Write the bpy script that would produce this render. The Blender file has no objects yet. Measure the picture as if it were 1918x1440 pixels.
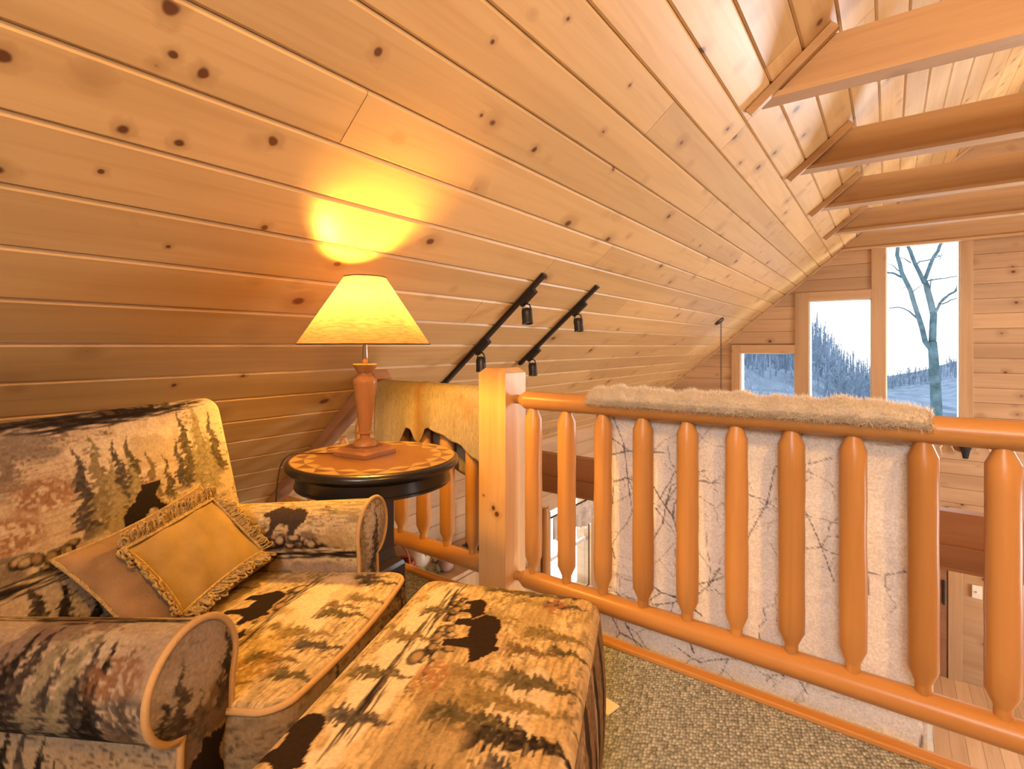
import bpy, bmesh, math, random
import numpy as np
from mathutils import Vector, Matrix

# ------------------------------------------------------------------ camera, world, light, exposure
scene = bpy.context.scene
COL = scene.collection
EYE = 1.05                       # camera height above the loft floor
FPX = 969.0                      # focal length in pixels of the 1918 px wide frame
HORIZON = 648.0
YAW = math.radians(36.07)

cam_data = bpy.data.cameras.new('camera')
cam = bpy.data.objects.new('camera', cam_data)
COL.objects.link(cam)
cam.location = (0, 0, EYE)
cam.rotation_euler = (math.radians(90), 0, YAW)
cam_data.sensor_width = 36.0
cam_data.lens = FPX / 1918.0 * 36.0
cam_data.shift_y = -(720.0 - HORIZON) / 1918.0
cam_data.clip_start = 0.02
cam_data.clip_end = 800
scene.camera = cam

scene.view_settings.view_transform = 'Standard'
scene.view_settings.look = 'None'
scene.view_settings.gamma = 1.0
scene.view_settings.use_curve_mapping = False
scene.view_settings.exposure = 0.0
scene.cycles.max_bounces = 5
scene.cycles.diffuse_bounces = 4
scene.cycles.adaptive_threshold = 0.05
scene.cycles.glossy_bounces = 2
scene.cycles.transmission_bounces = 4
scene.cycles.caustics_reflective = False
scene.cycles.caustics_refractive = False
scene.cycles.sample_clamp_indirect = 6.0

world = bpy.data.worlds.new('overcast_sky')
scene.world = world
world.use_nodes = True
wbg = world.node_tree.nodes['Background']
wbg.inputs['Color'].default_value = (1.0, 0.985, 0.98, 1)
wbg.inputs['Strength'].default_value = 3.4


def area_light(name, loc, direction, sx, sy, power, color):
    d = bpy.data.lights.new(name, 'AREA')
    d.shape = 'RECTANGLE'
    d.size, d.size_y = sx, sy
    d.energy = power
    d.color = color
    o = bpy.data.objects.new(name, d)
    o.location = loc
    o.rotation_euler = Vector(direction).to_track_quat('-Z', 'Y').to_euler()
    COL.objects.link(o)
    return o


# area lights added at unseen windows to brighten the room
FILL_TINT = (0.98, 0.96, 1.0)
area_light('fill_light_gable', (2.4, 8.6, 0.9), (-0.12, -1, -0.05), 2.2, 2.4, 880, FILL_TINT)
area_light('fill_light_back', (1.0, -2.75, 2.55), (-0.1, 1, -0.4), 1.6, 1.1, 150, (1.0, .95, .91))
area_light('fill_light_side', (6.3, 4.6, -0.9), (-1, 0, 0.25), 3.0, 1.6, 370, FILL_TINT)

# ------------------------------------------------------------------ pixel helper for far things
_f = np.array([-math.sin(YAW), math.cos(YAW), 0.0])
_r = np.array([math.cos(YAW), math.sin(YAW), 0.0])


def at(u, v, Y):
    d = _f + (u - 959.0) / FPX * _r + np.array([0, 0, (HORIZON - v) / FPX])
    return np.array([0, 0, EYE]) + d * (Y / d[1])


# ------------------------------------------------------------------ basic helpers
rng = random.Random(7)
nrg = np.random.default_rng(11)


def link(o, parent=None):
    COL.objects.link(o)
    if parent is not None:
        o.parent = parent
    return o


def tag(o, label=None, cat=None, group=None, kind=None):
    if label:
        o['label'] = label
    if cat:
        o['category'] = cat
    if group:
        o['group'] = group
    if kind:
        o['kind'] = kind
    return o


def empty(name, loc=(0, 0, 0), rz=0.0):
    o = bpy.data.objects.new(name, None)
    o.empty_display_size = 0.05
    o.location = loc
    o.rotation_euler = (0, 0, rz)
    COL.objects.link(o)
    return o


def mesh_from(name, verts, faces, mat=None, smooth=False):
    me = bpy.data.meshes.new(name)
    me.from_pydata([tuple(map(float, v)) for v in verts], [], [tuple(map(int, f)) for f in faces])
    if mat is not None:
        me.materials.append(mat)
    if smooth:
        me.polygons.foreach_set('use_smooth', [True] * len(me.polygons))
    me.update()
    return me


def obj(name, verts, faces, mat, parent=None, smooth=False, loc=None, rot=None):
    o = bpy.data.objects.new(name, mesh_from(name, verts, faces, mat, smooth))
    link(o, parent)
    if loc is not None:
        o.location = loc
    if rot is not None:
        o.rotation_euler = rot
    return o


class MB:
    """collects vertices and faces for ONE mesh"""
    def __init__(self):
        self.v, self.f = [], []

    def add(self, verts, faces):
        k = len(self.v)
        self.v += [tuple(map(float, q)) for q in verts]
        self.f += [tuple(i + k for i in f) for f in faces]
        return self

    def box(self, x0, x1, y0, y1, z0, z1, bev=0.0):
        if bev <= 0:
            vs = [(x, y, z) for z in (z0, z1) for y in (y0, y1) for x in (x0, x1)]
            return self.add(vs, [(0, 2, 3, 1), (4, 5, 7, 6), (0, 1, 5, 4), (2, 6, 7, 3), (0, 4, 6, 2), (1, 3, 7, 5)])
        bm = bmesh.new()
        bmesh.ops.create_cube(bm, size=1.0)
        for q in bm.verts:
            q.co.x = x0 + (q.co.x + .5) * (x1 - x0)
            q.co.y = y0 + (q.co.y + .5) * (y1 - y0)
            q.co.z = z0 + (q.co.z + .5) * (z1 - z0)
        bmesh.ops.bevel(bm, geom=bm.edges[:], offset=bev, segments=2, affect='EDGES', profile=.5)
        bm.verts.index_update()
        self.add([q.co[:] for q in bm.verts], [[q.index for q in f.verts] for f in bm.faces])
        bm.free()
        return self

    def lathe(self, prof, n=32, c=(0, 0, 0), capb=True, capt=True, rot=0.0):
        vs, fs = [], []
        for r, z in prof:
            for i in range(n):
                a = rot + 2 * math.pi * i / n
                vs.append((c[0] + r * math.cos(a), c[1] + r * math.sin(a), c[2] + z))
        m = len(prof)
        for j in range(m - 1):
            for i in range(n):
                a, b = j * n + i, j * n + (i + 1) % n
                fs.append((a, b, b + n, a + n))
        if capb:
            fs.append(tuple(range(n - 1, -1, -1)))
        if capt:
            fs.append(tuple((m - 1) * n + i for i in range(n)))
        return self.add(vs, fs)

    def tube(self, pts, rad, n=8, closed=False, caps=True):
        pts = [np.array(p, float) for p in pts]
        m = len(pts)
        if not hasattr(rad, '__len__'):
            rad = [rad] * m
        vs, fs = [], []
        prev = None
        for i, p in enumerate(pts):
            if closed:
                t = pts[(i + 1) % m] - pts[i - 1]
            else:
                t = pts[min(i + 1, m - 1)] - pts[max(i - 1, 0)]
            t = t / (np.linalg.norm(t) + 1e-12)
            if prev is None:
                ref = np.array([0, 0, 1.]) if abs(t[2]) < .9 else np.array([1., 0, 0])
                a = np.cross(t, ref)
            else:
                a = prev - t * np.dot(prev, t)
            a = a / (np.linalg.norm(a) + 1e-12)
            prev = a
            b = np.cross(t, a)
            for k in range(n):
                w = 2 * math.pi * k / n
                vs.append(p + rad[i] * (a * math.cos(w) + b * math.sin(w)))
        for i in range(m if closed else m - 1):
            for k in range(n):
                q0 = i * n + k
                q1 = i * n + (k + 1) % n
                j = (i + 1) % m
                fs.append((q0, q1, j * n + (k + 1) % n, j * n + k))
        if caps and not closed:
            fs.append(tuple(range(n - 1, -1, -1)))
            fs.append(tuple((m - 1) * n + k for k in range(n)))
        return self.add(vs, fs)

    def build(self, name, mat, parent=None, smooth=False, loc=None, rot=None):
        o = obj(name, self.v, self.f, mat, parent, smooth, loc, rot)
        return o


def smooth_by_angle(o, deg=35):
    me = o.data
    me.polygons.foreach_set('use_smooth', [True] * len(me.polygons))
    bm = bmesh.new()
    bm.from_mesh(me)
    lim = math.radians(deg)
    for e in bm.edges:
        if len(e.link_faces) == 2 and e.calc_face_angle(0) > lim:
            e.smooth = False
    bm.to_mesh(me)
    bm.free()
    return o


def clip_poly(poly, a, b, c):
    """keep a*x+b*y<=c"""
    out = []
    for i, p in enumerate(poly):
        q = poly[(i + 1) % len(poly)]
        dp, dq = a * p[0] + b * p[1] - c, a * q[0] + b * q[1] - c
        if dp <= 0:
            out.append(p)
        if (dp < 0 < dq) or (dq < 0 < dp):
            w = dp / (dp - dq)
            out.append((p[0] + w * (q[0] - p[0]), p[1] + w * (q[1] - p[1])))
    return out


def inset_poly(poly, d):
    n = len(poly)
    out = []
    for i in range(n):
        p0, p1, p2 = (np.array(poly[i - 1]), np.array(poly[i]), np.array(poly[(i + 1) % n]))
        e1, e2 = p1 - p0, p2 - p1
        e1 = e1 / (np.linalg.norm(e1) + 1e-9)
        e2 = e2 / (np.linalg.norm(e2) + 1e-9)
        n1, n2 = np.array([-e1[1], e1[0]]), np.array([-e2[1], e2[0]])
        k = n1 + n2
        k = k / max(0.35, 1 + np.dot(n1, n2))
        out.append(tuple(p1 + k * d))
    return out


def plank(poly, frame, thick, cham, mat, parent, name='plank'):
    """poly in plane coordinates, frame = (origin, ex, ey, en) ; en points into the room"""
    o0, ex, ey, en = [np.array(q, float) for q in frame]
    ar = sum(poly[i][0] * poly[(i + 1) % len(poly)][1] - poly[(i + 1) % len(poly)][0] * poly[i][1] for i in range(len(poly)))
    if abs(ar) < 1e-3:
        return None
    if ar < 0:
        poly = poly[::-1]
    cx = sum(p[0] for p in poly) / len(poly)
    cy = sum(p[1] for p in poly) / len(poly)
    loc = [(p[0] - cx, p[1] - cy) for p in poly]
    ins = inset_poly(loc, cham)
    if len(loc) == 4 and abs(loc[0][1] - loc[1][1]) < 1e-6 and abs(loc[2][1] - loc[3][1]) < 1e-6:
        ins = [(p[0] + (q[0] - p[0]) * .12, q[1]) for p, q in zip(loc, ins)]
    n = len(loc)
    vs = [(p[0], p[1], 0) for p in loc] + [(p[0], p[1], thick - cham) for p in loc] + [(p[0], p[1], thick) for p in ins]
    fs = []
    for j in (0, 1):
        for i in range(n):
            a, b = j * n + i, j * n + (i + 1) % n
            fs.append((a, b, b + n, a + n))
    fs.append(tuple(range(n - 1, -1, -1)))
    fs.append(tuple(2 * n + i for i in range(n)))
    o = obj(name, vs, fs, mat, parent)
    org = o0 + ex * cx + ey * cy
    o.matrix_local = Matrix(((ex[0], ey[0], en[0], org[0]), (ex[1], ey[1], en[1], org[1]),
                             (ex[2], ey[2], en[2], org[2]), (0, 0, 0, 1)))
    if name == 'plank' and mat is M['ceil']:
        o['centre'] = (cx, cy)
    return o


# ------------------------------------------------------------------ materials
def new_mat(name):
    m = bpy.data.materials.new(name)
    m.use_nodes = True
    nt = m.node_tree
    b = nt.nodes['Principled BSDF']
    return m, nt, b


def N(nt, kind, **kw):
    n = nt.nodes.new(kind)
    for k, v in kw.items():
        if k in ('inputs',):
            for a, b in v.items():
                n.inputs[a].default_value = b
        else:
            setattr(n, k, v)
    return n


def ramp(nt, src, stops):
    r = nt.nodes.new('ShaderNodeValToRGB')
    el = r.color_ramp.elements
    while len(el) < len(stops):
        el.new(0.5)
    for e, (p, c) in zip(el, stops):
        e.position = p
        e.color = c if len(c) == 4 else (*c, 1)
    nt.links.new(src, r.inputs[0])
    return r.outputs[0]


def math_node(nt, op, a, b=None, clamp=False):
    n = nt.nodes.new('ShaderNodeMath')
    n.operation = op
    n.use_clamp = clamp
    for i, q in enumerate((a, b)):
        if q is None:
            continue
        if isinstance(q, (int, float)):
            n.inputs[i].default_value = q
        else:
            nt.links.new(q, n.inputs[i])
    return n.outputs[0]


def mixc(nt, fac, a, b, mode='MIX'):
    n = nt.nodes.new('ShaderNodeMix')
    n.data_type = 'RGBA'
    n.blend_type = mode
    if isinstance(fac, (int, float)):
        n.inputs[0].default_value = fac
    else:
        nt.links.new(fac, n.inputs[0])
    for i, q in ((6, a), (7, b)):
        if isinstance(q, tuple):
            n.inputs[i].default_value = (*q, 1) if len(q) == 3 else q
        else:
            nt.links.new(q, n.inputs[i])
    return n.outputs[2]


def simple(name, color, rough=.5, metal=0.0, bump=0.0, bscale=200.0, var=0.0, vscale=8.0, spec=.5):
    m, nt, b = new_mat(name)
    b.inputs['Roughness'].default_value = rough
    b.inputs['Metallic'].default_value = metal
    b.inputs['Specular IOR Level'].default_value = spec
    tc = N(nt, 'ShaderNodeTexCoord')
    nz = N(nt, 'ShaderNodeTexNoise')
    nz.inputs['Scale'].default_value = vscale
    nz.inputs['Detail'].default_value = 4
    nt.links.new(tc.outputs['Object'], nz.inputs['Vector'])
    d = tuple(c * (1 - var) for c in color)
    l = tuple(min(1, c * (1 + var)) for c in color)
    nt.links.new(ramp(nt, nz.outputs[0], [(.3, d), (.7, l)]), b.inputs['Base Color'])
    if bump > 0:
        n2 = N(nt, 'ShaderNodeTexNoise')
        n2.inputs['Scale'].default_value = bscale
        n2.inputs['Detail'].default_value = 3
        nt.links.new(tc.outputs['Object'], n2.inputs['Vector'])
        bp = N(nt, 'ShaderNodeBump')
        bp.inputs['Strength'].default_value = bump
        bp.inputs['Distance'].default_value = .01
        nt.links.new(n2.outputs[0], bp.inputs['Height'])
        nt.links.new(bp.outputs[0], b.inputs['Normal'])
    return m


def wood(name, axis, light, mid, knot=(.10, .03, .012), rough=.38, kden=.55, kscale=4.0, ksize=.075, grain=26.0,
         vary=.12, explicit=False, streak=.5):
    m, nt, b = new_mat(name)
    L = nt.links.new
    tc = N(nt, 'ShaderNodeTexCoord')
    oi = N(nt, 'ShaderNodeObjectInfo')
    rv = N(nt, 'ShaderNodeCombineXYZ')
    for i, k in enumerate((17.3, 31.7, 23.1)):
        L(math_node(nt, 'MULTIPLY', oi.outputs['Random'], k), rv.inputs[i])
    ad = N(nt, 'ShaderNodeVectorMath', operation='ADD')
    L(tc.outputs['Object'], ad.inputs[0])
    L(rv.outputs[0], ad.inputs[1])
    P = ad.outputs[0]
    ai = 'XYZ'.index(axis)

    def mp(vec, along, across):
        q = N(nt, 'ShaderNodeMapping')
        s = [across] * 3
        s[ai] = along
        q.inputs['Scale'].default_value = s
        L(vec, q.inputs['Vector'])
        return q.outputs[0]
    # knots
    vo = N(nt, 'ShaderNodeTexVoronoi')
    vo.inputs['Scale'].default_value = 1.0
    L(mp(P, kscale * .8, kscale), vo.inputs['Vector'])
    sep = N(nt, 'ShaderNodeSeparateColor')
    L(vo.outputs['Color'], sep.inputs[0])
    present = math_node(nt, 'LESS_THAN', sep.outputs[0], kden)
    size = math_node(nt, 'MULTIPLY_ADD', sep.outputs[1], .9)
    size.node.inputs[2].default_value = .35
    dist = math_node(nt, 'DIVIDE', vo.outputs['Distance'], math_node(nt, 'MULTIPLY', size, ksize))
    core = math_node(nt, 'MULTIPLY', ramp(nt, dist, [(.55, (1, 1, 1)), (1.0, (0, 0, 0))]), present)
    dist2 = math_node(nt, 'MULTIPLY', dist, .3)
    halo = math_node(nt, 'MULTIPLY', ramp(nt, dist2, [(.2, (1, 1, 1)), (.95, (0, 0, 0))]), present)
    if explicit:
        e2 = 2 if explicit == 'XZ' else 1
        sx = N(nt, 'ShaderNodeSeparateXYZ')
        L(tc.outputs['Object'], sx.inputs[0])
        wob = N(nt, 'ShaderNodeTexNoise')
        wob.inputs['Scale'].default_value = 45
        wob.inputs['Detail'].default_value = 0
        L(P, wob.inputs['Vector'])
        for k in range(4):
            at_ = N(nt, 'ShaderNodeAttribute', attribute_type='OBJECT', attribute_name='knot%d' % k)
            s2 = N(nt, 'ShaderNodeSeparateXYZ')
            L(at_.outputs['Vector'], s2.inputs[0])
            dx = math_node(nt, 'SUBTRACT', sx.outputs[0], s2.outputs[0])
            dy = math_node(nt, 'SUBTRACT', sx.outputs[e2], s2.outputs[1])
            dx2 = math_node(nt, 'MULTIPLY', dx, dx)
            dy2 = math_node(nt, 'MULTIPLY', dy, dy)
            d = math_node(nt, 'SQRT', math_node(nt, 'ADD', dx2, dy2))
            w2 = math_node(nt, 'MULTIPLY_ADD', wob.outputs[0], .9)
            w2.node.inputs[2].default_value = .55
            dd = math_node(nt, 'DIVIDE', math_node(nt, 'MULTIPLY', math_node(nt, 'MULTIPLY', d, w2), 1.25), math_node(nt, 'ADD', s2.outputs[2], 1e-6))
            c2 = ramp(nt, dd, [(.6, (1, 1, 1)), (1.0, (0, 0, 0))])
            h2 = ramp(nt, math_node(nt, 'MULTIPLY', dd, .35), [(.2, (1, 1, 1)), (.9, (0, 0, 0))])
            core = math_node(nt, 'MAXIMUM', core, c2)
            halo = math_node(nt, 'MAXIMUM', halo, h2)
    # grain
    wv = N(nt, 'ShaderNodeTexNoise')
    wv.inputs['Scale'].default_value = 1.0
    wv.inputs['Detail'].default_value = 3
    wv.inputs['Roughness'].default_value = .55
    wv.inputs['Distortion'].default_value = .8
    gp = N(nt, 'ShaderNodeVectorMath', operation='ADD')
    L(mp(P, 1.3, grain), gp.inputs[0])
    hv = N(nt, 'ShaderNodeCombineXYZ')
    for i in range(3):
        L(math_node(nt, 'MULTIPLY', halo, .5), hv.inputs[i])
    L(hv.outputs[0], gp.inputs[1])
    L(gp.outputs[0], wv.inputs['Vector'])
    md2 = tuple(.5 * (a + c) for a, c in zip(light, mid))
    g = ramp(nt, wv.outputs[0], [(.28, md2), (.55, light), (.8, tuple(min(1, c * 1.04) for c in light))])
    # broad darker streaks along the grain
    st = N(nt, 'ShaderNodeTexNoise')
    st.inputs['Scale'].default_value = 1.0
    st.inputs['Detail'].default_value = 0
    L(mp(P, .5, 7.0), st.inputs['Vector'])
    sf = math_node(nt, 'MULTIPLY', ramp(nt, st.outputs[0], [(.55, (0, 0, 0)), (.75, (1, 1, 1))]), streak)
    g = mixc(nt, sf, g, tuple(c * .8 for c in mid))
    # plank to plank variation
    bri = math_node(nt, 'MULTIPLY_ADD', oi.outputs['Random'], 2 * vary)
    bri.node.inputs[2].default_value = 1 - vary
    cb = N(nt, 'ShaderNodeCombineColor')
    for i in range(3):
        L(bri, cb.inputs[i])
    g = mixc(nt, 1.0, g, cb.outputs[0], 'MULTIPLY')
    hc = tuple(a * .55 + k * .45 for a, k in zip(mid, knot))
    g = mixc(nt, math_node(nt, 'MULTIPLY', halo, .55), g, hc)
    g = mixc(nt, math_node(nt, 'MULTIPLY', core, .92), g, knot)
    L(g, b.inputs['Base Color'])
    b.inputs['Roughness'].default_value = rough
    b.inputs['Specular IOR Level'].default_value = .35
    return m


PL, PM = (.60, .385, .165), (.48, .28, .105)
M = {}
M['ceil'] = wood('knotty_pine_planks', 'X', PL, PM, kden=.8, kscale=6.0, ksize=.13, streak=.35)
M['ceilk'] = wood('knotty_pine_planks_marked', 'X', PL, PM, kden=.5, kscale=6.0, ksize=.10, explicit=True, streak=.35)
M['gable'] = wood('gable_pine_planks', 'X', (.54, .365, .215), (.44, .275, .145), kden=.7, kscale=5.5, ksize=.11)
M['trimx'] = wood('pine_trim_level', 'X', (.56, .37, .205), (.45, .275, .135), kden=.35, kscale=4, ksize=.08)
M['trimz'] = wood('pine_trim_upright', 'Z', (.56, .37, .205), (.45, .275, .135), kden=.35, kscale=4, ksize=.08)
M['logx'] = wood('honey_log_level', 'X', (.50, .255, .085), (.39, .175, .048), rough=.32, kden=.22, kscale=5, ksize=.09, grain=22)
M['logz'] = wood('honey_log_upright', 'Z', (.50, .255, .085), (.39, .175, .048), rough=.32, kden=.22, kscale=5, ksize=.09, grain=30)
M['post'] = wood('newel_post_wood', 'Z', (.58, .35, .16), (.45, .24, .09), rough=.36, kden=.3, kscale=4, ksize=.10, grain=30, explicit='XZ')
M['redx'] = wood('reddish_beam_wood', 'X', (.33, .16, .08), (.26, .115, .055), rough=.45, kden=.15, kscale=3, ksize=.06)
M['floorwood'] = wood('pale_floor_boards', 'Y', (.66, .45, .27), (.52, .32, .17), rough=.28, kden=.2, kscale=3, ksize=.05)
M['lampwood'] = wood('lamp_wood', 'Z', (.34, .15, .05), (.28, .115, .035), rough=.35, kden=0, grain=40, vary=.02, streak=.2)
M['lampwoodx'] = wood('lamp_foot_wood', 'X', (.28, .125, .045), (.23, .095, .03), rough=.35, kden=0, grain=40, vary=.02, streak=.2)
M['tabletop'] = wood('table_top_veneer', 'X', (.16, .075, .03), (.13, .055, .02), rough=.28, kden=0, grain=40, vary=.02, streak=.2)
M['inlayl'] = wood('light_inlay', 'X', (.27, .175, .08), (.22, .135, .06), rough=.28, kden=0, grain=50, vary=.1, streak=0)
M['inlayd'] = wood('dark_inlay', 'X', (.12, .055, .022), (.10, .042, .016), rough=.28, kden=0, grain=50, vary=.1, streak=0)
M['black'] = simple('black_lacquer', (.012, .010, .010), rough=.28, var=.3)
M['blackmetal'] = simple('black_metal', (.014, .012, .012), rough=.38, var=.2)
M['chrome'] = simple('brushed_nickel', (.45, .42, .40), rough=.3, metal=1.0, var=.1)
M['white'] = simple('white_paint', (.78, .76, .72), rough=.5, var=.03)
M['greymetal'] = simple('grey_slotted_metal', (.09, .09, .11), rough=.4, metal=.6, var=.1)
M['antler'] = simple('antler_bone', (.62, .50, .34), rough=.55, var=.25, vscale=30)
M['darkfur'] = simple('dark_fur', (.03, .028, .03), rough=.9, var=.5, bump=.6, bscale=120)
M['bronze'] = simple('bronze_canopy', (.10, .07, .05), rough=.4, metal=.7, var=.2)
M['cord'] = simple('brown_cord', (.035, .018, .010), rough=.5)
M['basket'] = simple('red_wicker', (.36, .11, .05), rough=.6, var=.35, vscale=60, bump=.5, bscale=150)
M['green'] = simple('dusty_green_leaf', (.18, .20, .09), rough=.7, var=.4, vscale=20)
M['cream'] = simple('cream_ceramic', (.62, .54, .38), rough=.4, var=.1)
M['clay'] = simple('pinkish_clay', (.40, .25, .19), rough=.6, var=.25)
M['valance'] = simple('cream_valance_cloth', (.62, .55, .47), rough=.9, var=.25, vscale=12)
M['handle'] = simple('black_iron_handle', (.02, .02, .025), rough=.4)


def glass_mat():
    m = bpy.data.materials.new('window_glass')
    m.use_nodes = True
    nt = m.node_tree
    nt.nodes.clear()
    out = N(nt, 'ShaderNodeOutputMaterial')
    tr = N(nt, 'ShaderNodeBsdfTransparent')
    gl = N(nt, 'ShaderNodeBsdfGlossy')
    gl.inputs['Roughness'].default_value = .02
    mx = N(nt, 'ShaderNodeMixShader')
    mx.inputs[0].default_value = .002
    tr.inputs['Color'].default_value = (.96, .98, .98, 1)
    nt.links.new(tr.outputs[0], mx.inputs[1])
    nt.links.new(gl.outputs[0], mx.inputs[2])
    nt.links.new(mx.outputs[0], out.inputs[0])
    return m


M['glass'] = glass_mat()


def carpet_mat():
    m, nt, b = new_mat('berber_carpet')
    L = nt.links.new
    tc = N(nt, 'ShaderNodeTexCoord')
    mp = N(nt, 'ShaderNodeMapping')
    mp.inputs['Rotation'].default_value = (0, 0, math.radians(-22))
    mp.inputs['Scale'].default_value = (125, 80, 1)
    L(tc.outputs['Object'], mp.inputs['Vector'])
    vo = N(nt, 'ShaderNodeTexVoronoi')
    vo.inputs['Scale'].default_value = 1.0
    vo.inputs['Randomness'].default_value = .55
    L(mp.outputs[0], vo.inputs['Vector'])
    sp = N(nt, 'ShaderNodeSeparateColor')
    L(vo.outputs['Color'], sp.inputs[0])
    c = ramp(nt, sp.outputs[0], [(.0, (.26, .30, .36)), (.5, (.37, .43, .515)), (1., (.49, .56, .66))])
    dk = ramp(nt, vo.outputs['Distance'], [(.3, (1, 1, 1)), (.75, (.45, .43, .38))])
    L(mixc(nt, 1.0, c, dk, 'MULTIPLY'), b.inputs['Base Color'])
    b.inputs['Roughness'].default_value = .95
    b.inputs['Specular IOR Level'].default_value = .1
    bp = N(nt, 'ShaderNodeBump')
    bp.inputs['Strength'].default_value = 1.0
    bp.inputs['Distance'].default_value = .006
    L(math_node(nt, 'SUBTRACT', 1.0, vo.outputs['Distance']), bp.inputs['Height'])
    L(bp.outputs[0], b.inputs['Normal'])
    return m


M['carpet'] = carpet_mat()


def add_translucency(nt, b, col, fac):
    L = nt.links.new
    out = [n for n in nt.nodes if n.type == 'OUTPUT_MATERIAL'][0]
    ts = N(nt, 'ShaderNodeBsdfTranslucent')
    if isinstance(col, tuple):
        ts.inputs[0].default_value = (*col, 1)
    else:
        L(col, ts.inputs[0])
    mx = N(nt, 'ShaderNodeMixShader')
    mx.inputs[0].default_value = fac
    L(b.outputs[0], mx.inputs[1])
    L(ts.outputs[0], mx.inputs[2])
    L(mx.outputs[0], out.inputs['Surface'])


def print_mat(name, rough=.85, weave=900.0, trans=0.0, dk=.62):
    m, nt, b = new_mat(name)
    L = nt.links.new
    a = N(nt, 'ShaderNodeVertexColor')
    a.layer_name = 'print'
    tc = N(nt, 'ShaderNodeTexCoord')
    n1 = N(nt, 'ShaderNodeTexNoise')
    n1.inputs['Scale'].default_value = 160
    n1.inputs['Detail'].default_value = 3
    L(tc.outputs['Object'], n1.inputs['Vector'])
    v = ramp(nt, n1.outputs[0], [(.3, (dk, dk, dk)), (.7, (dk * 1.35, dk * 1.35, dk * 1.35))])
    pc_ = mixc(nt, 1.0, a.outputs['Color'], v, 'MULTIPLY')
    L(pc_, b.inputs['Base Color'])
    if trans:
        add_translucency(nt, b, pc_, trans)
    b.inputs['Roughness'].default_value = rough
    b.inputs['Specular IOR Level'].default_value = .05
    n2 = N(nt, 'ShaderNodeTexNoise')
    n2.inputs['Scale'].default_value = weave
    L(tc.outputs['Object'], n2.inputs['Vector'])
    bp = N(nt, 'ShaderNodeBump')
    bp.inputs['Strength'].default_value = .25
    bp.inputs['Distance'].default_value = .002
    L(n2.outputs[0], bp.inputs['Height'])
    L(bp.outputs[0], b.inputs['Normal'])
    return m


M['uphol'] = print_mat('wildlife_print_upholstery')
M['camo'] = print_mat('snow_branch_print_cloth', .9, 500, .25, 1.0)
M['piping'] = simple('tan_piping', (.42, .26, .11), rough=.7, var=.12, bump=.3, bscale=600)
M['fleece'] = simple('white_fleece', (.92, .87, .78), rough=1.0, var=.03, vscale=25, bump=.6, bscale=90, spec=.1)
_nt = M['fleece'].node_tree
add_translucency(_nt, _nt.nodes['Principled BSDF'], (.88, .82, .72), .5)
M['suede'] = simple('tan_suede', (.215, .13, .065), rough=.9, var=.22, vscale=14, bump=.3, bscale=300, spec=.15)
M['gold'] = simple('gold_velvet', (.25, .165, .06), rough=.8, var=.22, vscale=12, bump=.3, bscale=300, spec=.2)
M['braid'] = simple('gold_braid', (.40, .27, .10), rough=.7, var=.25, vscale=90, bump=.8, bscale=350)


def hide_mat():
    m, nt, b = new_mat('animal_hide')
    L = nt.links.new
    tc = N(nt, 'ShaderNodeTexCoord')
    mp = N(nt, 'ShaderNodeMapping')
    mp.inputs['Scale'].default_value = (120, 40, 26)
    L(tc.outputs['Object'], mp.inputs['Vector'])
    n = N(nt, 'ShaderNodeTexNoise')
    n.inputs['Scale'].default_value = 1.0
    n.inputs['Detail'].default_value = 5
    n.inputs['Distortion'].default_value = 1.5
    L(mp.outputs[0], n.inputs['Vector'])
    n2 = N(nt, 'ShaderNodeTexNoise')
    n2.inputs['Scale'].default_value = 9
    L(tc.outputs['Object'], n2.inputs['Vector'])
    c = ramp(nt, n.outputs[0], [(.3, (.19, .145, .085)), (.55, (.27, .215, .135)), (.8, (.32, .265, .18))])
    c = mixc(nt, ramp(nt, n2.outputs[0], [(.55, (0, 0, 0)), (.72, (.6, .6, .6))]), c, (.22, .13, .055))
    # dark dorsal stripe of the pelt
    sx = N(nt, 'ShaderNodeSeparateXYZ')
    L(tc.outputs['Object'], sx.inputs[0])
    d = math_node(nt, 'ABSOLUTE', math_node(nt, 'SUBTRACT', sx.outputs[0], -1.815))
    c = mixc(nt, ramp(nt, math_node(nt, 'MULTIPLY', d, 12), [(.0, (.75, .75, .75)), (.45, (0, 0, 0))]), c, (.22, .10, .03))
    L(c, b.inputs['Base Color'])
    b.inputs['Roughness'].default_value = .8
    bp = N(nt, 'ShaderNodeBump')
    bp.inputs['Strength'].default_value = .5
    bp.inputs['Distance'].default_value = .004
    L(n.outputs[0], bp.inputs['Height'])
    L(bp.outputs[0], b.inputs['Normal'])
    return m


M['hide'] = hide_mat()


def shade_mat():
    m = bpy.data.materials.new('linen_lamp_shade')
    m.use_nodes = True
    nt = m.node_tree
    nt.nodes.clear()
    L = nt.links.new
    out = N(nt, 'ShaderNodeOutputMaterial')
    tc = N(nt, 'ShaderNodeTexCoord')
    mp = N(nt, 'ShaderNodeMapping')
    mp.inputs['Scale'].default_value = (30, 30, 260)
    L(tc.outputs['Object'], mp.inputs['Vector'])
    n = N(nt, 'ShaderNodeTexNoise')
    n.inputs['Scale'].default_value = 1
    n.inputs['Detail'].default_value = 5
    L(mp.outputs[0], n.inputs['Vector'])
    c = ramp(nt, n.outputs[0], [(.3, (.09, .06, .048)), (.7, (.165, .11, .085))])
    df = N(nt, 'ShaderNodeBsdfDiffuse')
    ts = N(nt, 'ShaderNodeBsdfTranslucent')
    L(c, df.inputs[0])
    L(c, ts.inputs[0])
    mx = N(nt, 'ShaderNodeMixShader')
    mx.inputs[0].default_value = .55
    L(df.outputs[0], mx.inputs[1])
    L(ts.outputs[0], mx.inputs[2])
    L(mx.outputs[0], out.inputs[0])
    return m


M['shade'] = shade_mat()


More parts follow.
